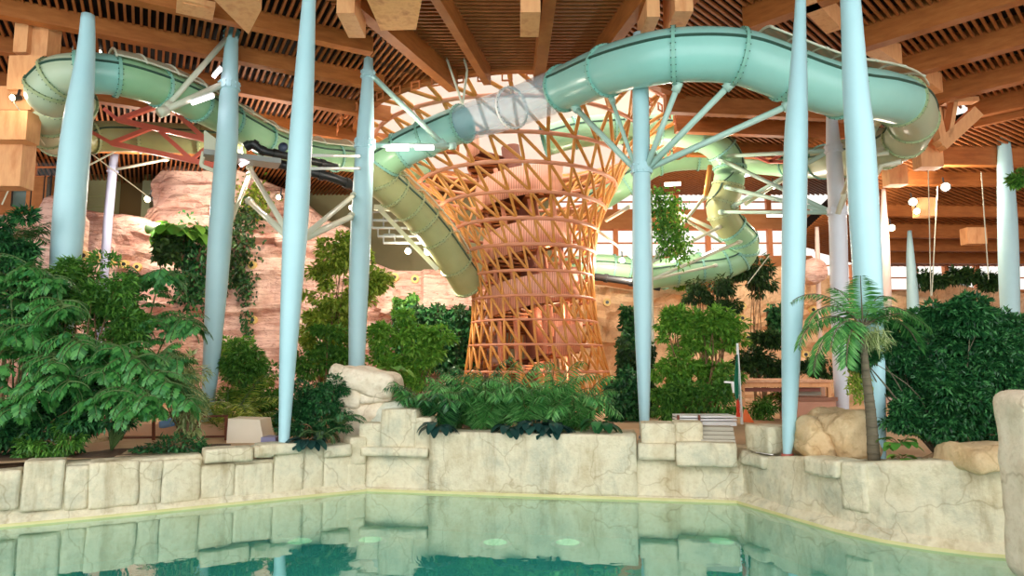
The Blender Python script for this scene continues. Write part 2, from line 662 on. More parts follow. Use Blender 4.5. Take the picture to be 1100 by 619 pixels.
sweep_wall(mb, BACK, pl, [back_top(x) + (x - 570) * 0.006 for x in pl], amp=0.025, seed=5, back=1.6)
for i, (a, b, ty, by, off, dp) in enumerate([
        (388, 460, 481, 491, .18, .8), (384, 412, 455, 482, .02, .8), (408, 446, 440, 482, .06, .9), (444, 462, 449, 484, .05, .8),
        (461, 685, 466, 531, .10, .9),
        (686, 727, 477, 495, .16, .9), (727, 792, 476, 502, .28, 1.0), (690, 728, 455, 478, .0, .9), (726, 758, 454, 477, -.05, .9)]):
    wall_block(mb, BACK, a, b, ty, by, off, dp, 0.06, 0.02, i + 31)
struct('wall_pool_back', mb, M_stone, True)
mb = MB()
for i in range(4):
    wall_block(mb, BACK, 752 + i, 793, 459 + i * 4.5, 463 + i * 4.5, -.35 + .1 * i, .6, .02, .0, 3)
struct('trim_step', mb, plain('step_grey', (176, 168, 150), 0.7), False)
mb = MB()
pr = span(797, 1500, 150)


def right_top(x):
    if x < 868: return 491 + (x - 797) * 0.01
    if x < 905: return 496
    if x < 1040: return 498 - (x - 905) * 0.01
    if x < 1090: return 497 - (x - 1040) * 0.22
    return 486 - (x - 1090) * .1


sweep_wall(mb, RIGHT, pr, [right_top(x) for x in pr], amp=0.08, seed=9, back=1.2)
for i, (a, b, ty, by, off, dp) in enumerate([
        (800, 824, 489, 502, .1, .6), (870, 906, 493, 512, .14, .8), (906, 934, 497, 550, .02, .6), (799, 826, 457, 486, -.1, .8),
        (812, 830, 474, 490, -.5, .5)]):
    wall_block(mb, RIGHT, a, b, ty, by, off, dp, 0.08, 0.03, i + 51)
struct('wall_pool_right', mb, M_stone, True)
# lip at the waterline
for nm, path, pxs in (('trim_pool_left', LEFT, span(-330, 391, 40)), ('trim_pool_back', BACK, span(393, 796, 8)), ('trim_pool_right', RIGHT, span(798, 1500, 60))):
    mb = MB()
    vs = []
    prof = ((0.15, -0.35), (0.17, -0.02), (0.16, 0.06), (0.10, 0.13), (0.0, 0.22), (-0.1, 0.26)) if path is not BACK else ((0.1, -0.3), (0.12, -0.02), (0.11, 0.05), (0.07, 0.09), (0.0, 0.1))
    for px in pxs:
        p, n, t = at_px(path, px)
        for o, z in prof:
            q = p + n * o
            vs.append((q.x, q.y, z))
    k = len(prof)
    fs = [(i * k + j, (i + 1) * k + j, (i + 1) * k + j + 1, i * k + j + 1) for i in range(len(pxs) - 1) for j in range(k - 1)]
    mb.add(vs, fs)
    struct(nm, mb, M_stone, True)
    mb = MB(); vs = []
    for px in pxs:
        p, n, t = at_px(path, px)
        e = .15 if path is not BACK else .1
        for o, z in ((e, -.2), (e + .05, -.01), (e + .045, .045), (e - .03, .075)):
            q = p + n * o
            vs.append((q.x, q.y, z))
    mb.add(vs, [(i * 4 + j, (i + 1) * 4 + j, (i + 1) * 4 + j + 1, i * 4 + j + 1) for i in range(len(pxs) - 1) for j in range(3)])
    struct('trim_waterline', mb, M_lip, True)

# --- water and basin
outline = [LEFT[0], LEFT[1]] + LW + RIGHT
outline = [Vector((p.x, p.y, 0)) for p in outline] + [Vector((16, 3, 0)), Vector((16, -8, 0)), Vector((-26, -8, 0))]


def flat(name, pts, z, mat, kind='structure'):
    m = MB()
    m.add([(p.x, p.y, z) for p in pts], [tuple(range(len(pts)))[::-1]])
    o = m.build(name, mat)
    o['kind'] = kind
    return o


flat('floor_pool', outline, -1.0, M_pool)
m, nt, b = mat_base('water')
N = nt.nodes
fr = N.new('ShaderNodeFresnel'); fr.inputs['IOR'].default_value = 1.33
mu = N.new('ShaderNodeMath'); mu.operation = 'MULTIPLY'; mu.inputs[1].default_value = 2.3; mu.use_clamp = True
nt.links.new(fr.outputs[0], mu.inputs[0])
gl = N.new('ShaderNodeBsdfGlossy'); gl.inputs['Color'].default_value = (0.84, 1.0, 0.93, 1); gl.inputs['Roughness'].default_value = 0.015
tr = N.new('ShaderNodeBsdfTransparent'); tr.inputs['Color'].default_value = (0.42, 0.80, 0.72, 1)
mx = N.new('ShaderNodeMixShader')
df = N.new('ShaderNodeBsdfDiffuse'); df.inputs['Color'].default_value = lin((64, 196, 178))
m0 = N.new('ShaderNodeMixShader'); m0.inputs[0].default_value = 0.5
nt.links.new(tr.outputs[0], m0.inputs[1]); nt.links.new(df.outputs[0], m0.inputs[2])
nt.links.new(mu.outputs[0], mx.inputs[0]); nt.links.new(m0.outputs[0], mx.inputs[1]); nt.links.new(gl.outputs[0], mx.inputs[2])
nt.links.new(mx.outputs[0], N['Material Output'].inputs[0])
tc = N.new('ShaderNodeTexCoord')
wn = N.new('ShaderNodeTexNoise'); wn.inputs['Scale'].default_value = 1.4; wn.inputs['Detail'].default_value = 2
nt.links.new(tc.outputs['Object'], wn.inputs['Vector'])
bp = N.new('ShaderNodeBump'); bp.inputs['Strength'].default_value = 0.035; bp.inputs['Distance'].default_value = 0.1
nt.links.new(wn.outputs['Fac'], bp.inputs['Height']); nt.links.new(bp.outputs[0], gl.inputs['Normal'])
M_water = m
flat('water', outline, 0.0, M_water)

# sun patches on the basin floor, put in as added glowing discs
for i, (px, py, lab) in enumerate([(322, 584, 'elongated green-white sun patch, a glowing disc nearest the left pool wall'),
                                   (398, 582, 'green-white sun patch, a glowing disc below the rock with the overhanging cap'),
                                   (532, 585, 'green-white sun patch, a glowing disc before the middle of the back pool wall'),
                                   (610, 585, 'faint green sun patch, a glowing disc below the right half of the back wall panel'),
                                   (775, 584, 'green-white sun patch, a glowing disc near the right corner of the pool')]):
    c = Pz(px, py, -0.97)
    t = thing('pool_sun_patch', lab, 'sun patch', c, 'glowing sun patches on the pool floor')
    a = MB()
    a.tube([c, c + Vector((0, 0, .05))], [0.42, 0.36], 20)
    a.build('housing', M_white, t)  # white rim of the added sun patch disc
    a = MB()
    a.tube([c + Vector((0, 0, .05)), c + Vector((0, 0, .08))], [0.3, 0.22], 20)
    a.build('lens', M_sun_patch, t)  # emissive top standing in for sunlight on the floor

# --- terrace behind the pool
m = MB()
edge = []
for path in (LEFT[:-1], [CL, CR], RIGHT[1:]):
    for p in path:
        edge.append(p)
inner = []
for i, p in enumerate(edge):
    d = Vector((p.x - 0, p.y - 4, 0)).normalized()
    inner.append(Vector((p.x, p.y, 0)) + d * 0.9)
far = [Vector((-46, 8, 0)), Vector((-46, 20, 0)), Vector((-44, 30, 0)), Vector((-40, 49, 0))]
k = len(inner)
vs = [(p.x, p.y, 1.22) for p in inner]
outp = []
for i, p in enumerate(inner):
    d = Vector((p.x, p.y - 4, 0)).normalized()
    q = p + d * 40
    outp.append((q.x, min(q.y, 49.0), 1.22))
m.add(vs + outp, [(i, i + 1, k + i + 1, k + i) for i in range(k - 1)])
m.add([(8, 20, 1.2), (8, 52, 1.2), (60, 52, 1.2), (60, 20, 1.2)], [(0, 3, 2, 1)])
m.add([(18, 0, 1.2), (18, 20, 1.2), (60, 20, 1.2), (60, 0, 1.2)], [(0, 3, 2, 1)])
m.add([(-46, 20, 1.2), (-46, 52, 1.2), (8, 52, 1.2), (8, 20, 1.2)], [(0, 3, 2, 1)])
struct('floor', m, M_floor)
# planter bed in front of the tower
m = MB()
a = CL.lerp(CR, .17); b2 = CL.lerp(CR, .72)
nb = Vector((-(CR - CL).y, (CR - CL).x, 0)).normalized()
q0, q1 = a + nb * 0.7, b2 + nb * 0.7
m.add([(q0.x, q0.y, 1.45), (q1.x, q1.y, 1.45), (q1.x + .3, q1.y + 5, 1.5), (q0.x - .3, q0.y + 5, 1.5)], [(0, 1, 2, 3)])
struct('ground_planter', m, M_soil)
m = MB()
for i, (px, py, Y) in enumerate([(-30, 500, 16.8), (60, 492, 17.3), (130, 490, 18), (200, 486, 18.8)]):
    c = P(px, py, Y)
    m.rbox((c.x, c.y, 0.93), ((1, .3, 0), (-.3, 1, 0), (0, 0, 1)), (1.7, 1.0, .3), .25, .3, .06, 1, i)
struct('ground_left', m, M_soil, True)

# --- ceiling: battens over a dark void, three fields of different direction
def cut(poly, o, d):
    """interval of the line o+t*d inside a convex polygon"""
    t0, t1 = -1e9, 1e9
    area = sum(poly[i][0] * poly[(i + 1) % len(poly)][1] - poly[(i + 1) % len(poly)][0] * poly[i][1] for i in range(len(poly)))
    sg = 1 if area > 0 else -1
    for i in range(len(poly)):
        a = poly[i]; b = poly[(i + 1) % len(poly)]
        nx, ny = -(b[1] - a[1]) * sg, (b[0] - a[0]) * sg
        den = nx * d[0] + ny * d[1]
        num = nx * (o[0] - a[0]) + ny * (o[1] - a[1])
        if abs(den) < 1e-9:
            if num < 0: return None
            continue
        t = -num / den
        if den > 0: t0 = max(t0, t)
        else: t1 = min(t1, t)
    return (t0, t1) if t1 > t0 + 0.05 else None


def battens(mb, poly, d, step=0.25, w=0.085, h=0.12, z=ZR, hole=True, zf=None):
    d = Vector((d[0], d[1])).normalized()
    n = Vector((-d.y, d.x))
    ks = [n.x * p[0] + n.y * p[1] for p in poly]
    k = math.floor(min(ks) / step) * step
    while k < max(ks):
        o = n * k
        iv = cut(poly, (o.x, o.y), (d.x, d.y))
        k += step
        if not iv: continue
        segs = [iv]
        if hole:
            oc = Vector((o.x - TW.x, o.y - TW.y))
            bq = oc.dot(d); cq = oc.dot(oc) - (RIM + 0.1) ** 2
            D = bq * bq - cq
            if D > 0:
                r0, r1 = -bq - math.sqrt(D), -bq + math.sqrt(D)
                segs = [s for s in ((iv[0], min(iv[1], r0)), (max(iv[0], r1), iv[1])) if s[1] > s[0] + 0.05]
        for s in segs:
            a = o + d * s[0]; b = o + d * s[1]
            za, zb2 = (z, z) if zf is None else (zf(a), zf(b))
            mb.bar((a.x, a.y, za + h / 2), (b.x, b.y, zb2 + h / 2), w, h)


def pz2(px, py, z=ZR):
    p = Pz(px, py, z)
    return Vector((p.x, p.y))


C2 = Vector((TW.x, TW.y))
dl = (pz2(352, 2) - C2).normalized(); dr = (pz2(700, 2) - C2).normalized()
LF, RF = C2 + dl * 34, C2 + dr * 34
YB = 48.0
J = Vector((19.2, 33.2))
mb = MB()
battens(mb, [C2, RF, LF], (1, 0))
battens(mb, [C2, LF, (-46, -2), (-46, YB), (C2.x, YB)], (-.47, .88))
battens(mb, [C2, (C2.x, YB), (27.8, YB), J], (.7, .71))
battens(mb, [C2, J, (46, 7.4), (46, -2), RF], (.7, .71))
struct('ceiling', mb, M_slat)
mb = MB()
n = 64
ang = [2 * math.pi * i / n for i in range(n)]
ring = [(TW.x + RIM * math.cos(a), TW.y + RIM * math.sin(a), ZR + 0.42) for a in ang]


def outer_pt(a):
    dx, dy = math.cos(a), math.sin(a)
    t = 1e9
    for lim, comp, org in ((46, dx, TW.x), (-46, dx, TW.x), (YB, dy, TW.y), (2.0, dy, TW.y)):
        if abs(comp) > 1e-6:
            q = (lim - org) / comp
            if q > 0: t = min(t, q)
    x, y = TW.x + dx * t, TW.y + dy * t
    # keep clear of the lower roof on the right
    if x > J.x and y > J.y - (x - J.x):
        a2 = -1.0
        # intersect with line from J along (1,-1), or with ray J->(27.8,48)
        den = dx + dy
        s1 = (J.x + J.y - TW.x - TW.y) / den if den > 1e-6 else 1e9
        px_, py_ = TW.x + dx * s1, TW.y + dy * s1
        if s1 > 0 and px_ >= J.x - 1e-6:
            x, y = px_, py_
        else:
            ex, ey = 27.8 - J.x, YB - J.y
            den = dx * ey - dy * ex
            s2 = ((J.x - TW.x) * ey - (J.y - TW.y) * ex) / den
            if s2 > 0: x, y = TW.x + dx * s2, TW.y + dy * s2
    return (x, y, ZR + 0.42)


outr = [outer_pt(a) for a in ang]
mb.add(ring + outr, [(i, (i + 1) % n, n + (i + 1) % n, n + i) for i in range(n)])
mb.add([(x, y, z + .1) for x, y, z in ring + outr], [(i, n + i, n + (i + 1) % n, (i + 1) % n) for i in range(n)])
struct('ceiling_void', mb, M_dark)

# lower roof stepping down on the right: plane z falls with distance
def zlow(p):
    return 14.4 - (p[1] - 32.0) * 0.175


LOWP = [(19.2, 32), (19.5, 47), (27, 52), (52, 52), (52, 32)]
LOWQ = [(20.6, 31.8), (30, 22.4), (52, 22.4), (52, 32), (20.6, 32)]


def zlow2(p):
    return 14.4 + (32 - p[1]) * .1


mb = MB()
battens(mb, LOWP, (.86, .5), 0.25, hole=False, zf=zlow)
battens(mb, LOWQ, (.86, .5), 0.25, hole=False, zf=zlow2)
struct('ceiling_low', mb, M_slat)
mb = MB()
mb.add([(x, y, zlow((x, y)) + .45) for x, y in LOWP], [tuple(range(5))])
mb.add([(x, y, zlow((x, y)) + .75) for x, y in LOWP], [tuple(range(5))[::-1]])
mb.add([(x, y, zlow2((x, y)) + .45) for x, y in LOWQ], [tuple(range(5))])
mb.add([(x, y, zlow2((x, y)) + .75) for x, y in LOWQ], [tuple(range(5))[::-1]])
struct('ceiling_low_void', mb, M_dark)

mb = MB(); mb.bar((21.6, 30.9, 15.1), (36, 16.5, 15.4), .25, 1.3)
struct('trim_fascia', mb, M_wood)
# --- beams
def beam(px, py, d, back, fwd, w=0.45, h=1.0, zb=14.75, name='ceiling_beam', mat=None):
    p = Pz(px, py, zb)
    d = Vector((d[0], d[1], 0)).normalized()
    a = p - d * back; b = p + d * fwd
    mb = MB()
    mb.bar((a.x, a.y, zb + h / 2), (b.x, b.y, zb + h / 2), w, h)
    return struct(name, mb, mat or M_wood)


DL = (.88, .47)
for px, py, bk, fw in ((300, 37, 26, 3.3), (300, 76, 24, 4.2), (300, 109, 24, 5), (300, 140, 24, 5.5)):
    beam(px, py, DL, bk, fw, .42, .62, 14.95)
DR = (-.7, .71)
for px, py, bk, fw in ((858, 14, 22, 1.8), (1000, 32, 22, 2.6), (1020, 71, 22, 2.6), (1050, 100, 22, 2.2), (1075, 121, 22, 1.2)):
    beam(px, py, DR, bk, fw, 0.45, 1.15)
# dark beams at the back right of the tower
for px, py in ((860, 128), (860, 148), (860, 172)):
    beam(px, py, (1, .12), 6.5, 3.5, 0.4, 0.9)
for px, py in ((160, 165), (330, 160)):
    beam(px, py, (1, .1), 10, 8, 0.4, 0.9)
# short lintels joining the ends of the right beams
for (a, b) in (((868, 5), (896, 34)), ((936, 55), (962, 72)), ((982, 84), (1006, 101))):
    p, q = Pz(a[0], a[1], 14.75), Pz(b[0], b[1], 14.75)
    mb = MB(); mb.bar(p + Vector((0, 0, .5)), q + Vector((0, 0, .5)), .5, 1.0)
    struct('ceiling_beam', mb, M_lwood)
# radial beams toward the round opening
for px, py, R1, w, h, zz in ((372, 2, 12, .42, .9, 14.7), (470, 4, 14, .3, .8, 14.8), (590, 4, 14, .42, 1.0, 14.6), (694, 3, 14, .35, .9, 14.7), (742, 3, 14, .35, 1.1, 14.5)):
    p = Pz(px, py, zz)
    d = Vector((p.x - TW.x, p.y - TW.y, 0)).normalized()
    r0 = RIM + (.35 if px != 742 else 7.5)
    a = Vector((TW.x, TW.y, zz + h / 2)) + d * r0
    b2 = a + d * R1
    mb = MB(); mb.bar(a, b2, w, h)
    struct('ceiling_beam', mb, M_wood)
# beams of the lower roof
for (px, py, Y, x2) in ((985, 178, 33.2, 52), (962, 199, 36, 52), (948, 233, 40.5, 52), (948, 256, 43.5, 52), (948, 270, 46, 52), (948, 283, 49, 52)):
    p = P(px, py, Y)
    h = 1.0
    mb = MB(); mb.bar((p.x, p.y, p.z + h / 2), (x2, p.y + 1.0, p.z + h / 2), .45, h)
    struct('ceiling_beam', mb, M_wood)

# rim curb of the round opening
mb = MB()
nn = 72
for (ra, rb, za, zb2) in ((RIM - .05, RIM + .32, ZR - .12, ZR + .5),):
    vs = []
    for i in range(nn):
        a = 2 * math.pi * i / nn
        for r, z in ((ra, za), (rb, za), (rb, zb2), (ra, zb2)):
            vs.append((TW.x + r * math.cos(a), TW.y + r * math.sin(a), z))
    mb.add(vs, [(i * 4 + j, ((i + 1) % nn) * 4 + j, ((i + 1) % nn) * 4 + (j + 1) % 4, i * 4 + (j + 1) % 4) for i in range(nn) for j in range(4)])
struct('trim_opening', mb, M_wood)
# glazing over the opening (shallow dome of film cushions with ribs)
mb = MB()
vs = [(TW.x, TW.y, ZR + 2.4)]
for k in range(1, 7):
    for i in range(48):
        a = 2 * math.pi * i / 48
        r = (RIM + .25) * k / 6
        vs.append((TW.x + r * math.cos(a), TW.y + r * math.sin(a), ZR + 0.52 + 1.45 * (1 - (k / 6) ** 2)))
fs = [(0, 1 + i, 1 + (i + 1) % 48) for i in range(48)]
for k in range(5):
    for i in range(48):
        fs.append((1 + k * 48 + i, 1 + (k + 1) * 48 + i, 1 + (k + 1) * 48 + (i + 1) % 48, 1 + k * 48 + (i + 1) % 48))
mb.add(vs, fs)
struct('window_1', mb, see_through('film_cushion', (255, 246, 226), 0.5, 0.4), True)

# --- far walls with window bands
def window_wall(name, x0, x1, Y, zb, zt, bands, wall_mat, wn0, pitch=2.6):
    mb = MB()
    zs = [zb]
    for a, b in bands: zs += [a, b]
    zs.append(zt)
    for i in range(0, len(zs), 2):
        if zs[i + 1] > zs[i]:
            mb.abox((x0, Y, zs[i]), (x1, Y + .4, zs[i + 1]))
    struct(name, mb, wall_mat)
    k = wn0
    for (a, b) in bands:
        mf = MB()
        x = x0
        while x < x1 + .01:
            mf.abox((x - .16, Y - .1, a), (x + .16, Y + .3, b)); x += pitch
        for z in (a + .05, (a + b) / 2, b - .05):
            mf.abox((x0, Y + .1, z - .05), (x1, Y + .22, z + .05))
        fo = struct('window_%d' % k, mf, M_frame)
        mg = MB(); mg.abox((x0, Y + .15, a), (x1, Y + .17, b))
        mg.build('pane', M_glass, fo)
        k += 1


mb = MB(); mb.abox((-46.4, -10, 1.2), (-46, 48.4, 17)); struct('wall_left', mb, M_wallw)
mb = MB(); mb.abox((52, -10, 1.2), (52.4, 52.4, 17)); struct('wall_right', mb, M_wallw)
mb = MB()
for a, b2, w in (((1009, 157), (1048, 121), .55), ((1003, 118), (1012, 158), .3), ((1024, 108), (1017, 150), .18), ((1012, 110), (1048, 108), .2)):
    mb.bar(P(*a, 29.6), P(*b2, 29.6), .5, w)
struct('trim_clerestory', mb, M_lwood)
zA = lambda py, Y=48.0: P(550, py, Y).z
window_wall('wall_back_right', 3.0, 21.4, 48.0, 1.2, 16.2, [(zA(276), zA(246)), (zA(226), zA(207))], M_wallw, 2, 2.2)
window_wall('wall_back_far', 21.5, 52, 52.2, 1.2, 11.0, [(zA(312, 52), zA(284, 52))], M_wallw, 4, 2.4)
mb = MB(); mb.abox((-46, 48, 1.2), (3.0, 48.4, 16.2)); struct('wall_back_left', mb, M_wallg)
window_wall('wall_left_far', -45, -26.3, 40.0, 1.2, 15.6, [(P(30, 190, 40).z, P(30, 168, 40).z)], M_wallw, 5, 2.3)
# ------------------------------------------------------------------ columns
def column(label, Y, prof, mat=M_col, collars=(), base=None, n=24, group=None, arms=(), ybase=None):
    """prof: rows (py, centre px, width px) from top to bottom; collars: (py, height px)"""
    pts = []
    rad = []
    for py, cx, w in prof:
        p = P(cx, py, Y)
        pts.append(p)
        rad.append(w / 2 / F * (p - Vector((0, 0, CAMZ))).dot(Vector((0, cp, sp))))
    # rows refined with a spline
    q = catmull([Vector((p.x, p.z, r)) for p, r in zip(pts, rad)], 6)
    line = [Vector((v.x, Y, v.y)) for v in q]
    rr = [max(0.04, v.z) for v in q]
    if line[-1].z > 1.3:
        line.append(Vector((line[-1].x, Y, 1.2))); rr.append(rr[-1] * .9)
    foot = line[-1]
    t = thing('support_column', label, 'column', foot, group)
    mb = MB(); mb.tube(line, rr, n)
    mb.build('shaft', mat, t, True)

    def at_py(py):
        best = min(range(len(line)), key=lambda i: abs(proj(line[i])[1] - py))
        return line[best], rr[best], best
    for py, hp in collars:
        c, r, i = at_py(py)
        d = (line[max(0, i - 1)] - line[min(len(line) - 1, i + 1)]).normalized()
        hh = hp / 2 / F * Y
        mb = MB()
        mb.tube([c - d * hh, c + d * hh], [r + .05, r + .05], n)
        for k in range(12):
            a = 2 * math.pi * k / 12
            bc = c + Vector((math.cos(a), math.sin(a), 0)) * (r + .055)
            for s in (-.6, .6):
                mb.abox(bc + d * hh * s - Vector((.025, .025, .025)), bc + d * hh * s + Vector((.025, .025, .025)))
        mb.build('collar', mat, t, False)
    if base:
        mb = MB()
        mb.tube([foot - Vector((0, 0, .1)), foot + Vector((0, 0, .16))], [rr[-1] + .07, rr[-1] + .05], n)
        mb.build('base_plate', plain('base_red' , (170, 92, 78), .6) if base == 'red' else M_grey, t, False)
    for (py, pxe, pye, Ye, rw, mt) in arms:
        c, r, i = at_py(py)
        e = P(pxe, pye, Ye)
        d = (e - c).normalized()
        mb = MB(); mb.tube([c + Vector((d.x, d.y, 0)).normalized() * r * .8, e], rw, 10)
        mb.tube([e - d * .25, e + d * .05], rw * 1.5, 10)
        mb.build('brace_arm', mt, t, True)
    return t


column('second pale blue column standing just behind the leftmost one', 20.6,
       [(22, 97, 9), (80, 91, 19), (150, 84, 25), (260, 76, 23), (340, 70, 18), (430, 64, 11)])
column('leftmost pale blue tapered column rising out of the fishtail palms', 19.8,
       [(16, 94.5, 13), (60, 92, 18), (150, 81.5, 29), (260, 72, 30), (340, 66, 24), (440, 58, 13)])
column('pale blue column with two bolted collars behind the feathery palm', 24.3,
       [(27, 250, 12), (60, 248, 15), (100, 246, 19), (150, 244, 22), (260, 236, 24), (375, 228, 18), (450, 222, 12)],
       collars=[(37, 10), (92, 9)],
       arms=[(94, 172, 121, 22.6, .12, M_strutw), (42, 178, 116, 22.8, .1, M_strutw), (254, 268, 188, 30, .1, M_strutw)])
column('tall pale blue column standing on the left pool wall, full height of the frame', 18.5,
       [(-84, 337, 9), (0, 332, 14), (75, 327.5, 20), (150, 323, 24), (235, 318, 26), (300, 314, 23), (380, 309.5, 18), (475, 305, 11)],
       base='red',
       arms=[(253, 268, 180, 27, .09, M_strutw), (254, 268, 216, 27, .11, M_strutw), (256, 381, 209, 25.8, .09, M_strutw), (255, 379, 232, 25.8, .11, M_strutw),
             (168, 386, 168, 25.6, .05, M_white), (180, 386, 181, 25.6, .05, M_white)])
column('pale blue column rising behind the capped rock, two collars, touching the roof beam', 25.9,
       [(48, 396.5, 7), (75, 395.5, 11), (110, 394, 15), (155, 392, 19), (230, 388.5, 22), (300, 385.6, 21), (395, 383, 17), (470, 381, 12)],
       collars=[(78, 9), (154, 11)],
       arms=[(157, 488, 157, 27.6, .1, M_strut), (80, 477, 156, 27.6, .11, M_strut)])
column('pale blue column with the star of slide braces right of the lattice tower', 21.2,
       [(36, 686.5, 13), (95, 688, 17), (150, 688.8, 18), (250, 689.5, 20), (300, 690, 20.5), (375, 691, 16.5), (474, 692.5, 9)],
       collars=[(187, 11)], base='grey',
       arms=[(188, 617, 115, 23.8, .1, M_strut), (182, 656, 104, 22.2, .07, M_strut), (182, 729, 90, 19.9, .09, M_strut), (184, 786, 89, 19.7, .1, M_strut), (186, 850, 112, 20, .1, M_strut)])
column('slender pale blue column over the sandstone boulders, left of the leaning palm', 16.6,
       [(-140, 864, 8), (0, 860, 11), (100, 857, 20), (150, 855, 24), (225, 853.5, 25), (300, 852, 24), (375, 850, 20), (460, 847.5, 14), (486, 845.8, 9)], base='red')
column('broadest pale blue column, leaning inward behind the small palm on the right', 15.5,
       [(-150, 903, 12), (0, 913.5, 20), (100, 919.5, 26), (150, 924, 29), (225, 928, 30), (300, 932, 29), (375, 936, 26), (440, 940.5, 20), (495, 947, 9)], base='red')
column('rightmost pale blue column standing in the big dark bush', 33,
       [(131, 1077, 7), (150, 1078, 12), (230, 1082, 18), (300, 1084, 19), (360, 1086, 16), (440, 1088, 10)])
column('small pale blue spindle column between the dark bush and the broadest column', 42,
       [(248, 977, 4), (275, 978, 8), (300, 979.5, 10), (335, 981, 12), (400, 984, 9)])
column('blush white spindle column peeping out right of the broadest blue column', 38,
       [(203, 949, 4), (230, 949.5, 7), (260, 950, 10), (300, 951, 11), (370, 953, 11), (430, 955, 9)], M_colp)
column('lilac white column with two collars carrying the slide braces behind the small palm', 28,
       [(90, 892, 8), (118, 893, 10), (170, 896, 16), (240, 900, 18), (330, 902, 18), (400, 903.5, 16), (447, 905, 13)], M_col2,
       collars=[(164, 9), (228, 9)],
       arms=[(164, 777, 168, 35, .1, M_strut), (226, 771, 170, 35, .1, M_strut), (228, 778, 201, 35, .1, M_strut), (165, 788, 222, 35, .1, M_strut), (230, 774, 228, 35, .09, M_strut),
             (226, 935, 110, 22.6, .08, M_strutw), (228, 945, 128, 24, .08, M_strutw)])
column('thin beige pole near the far windows left of the lilac column', 42, [(244, 877.5, 4), (280, 878.5, 5), (340, 880, 5)], M_colp)
column('short lilac pipe column before the dark doorway in the pink rock', 38, [(165, 123, 8), (200, 119.5, 9), (236, 116, 9)], plain('pipe_lilac', (170, 178, 206), .4),
       collars=[(180, 7)], arms=[(181, 180, 171, 37, .08, M_strutw)])
column('slim grey post of fanned slide braces right of the star braced column', 33, [(203, 697.5, 5), (300, 699, 5), (440, 702, 5)], M_strutw,
       arms=[(290, 757, 211, 35, .09, M_strutw), (290, 773, 244, 35.4, .08, M_strutw), (291, 796, 259, 35.8, .08, M_strutw), (292, 770, 285, 36.3, .07, M_strutw), (207, 690, 203, 32, .06, M_strutw)])

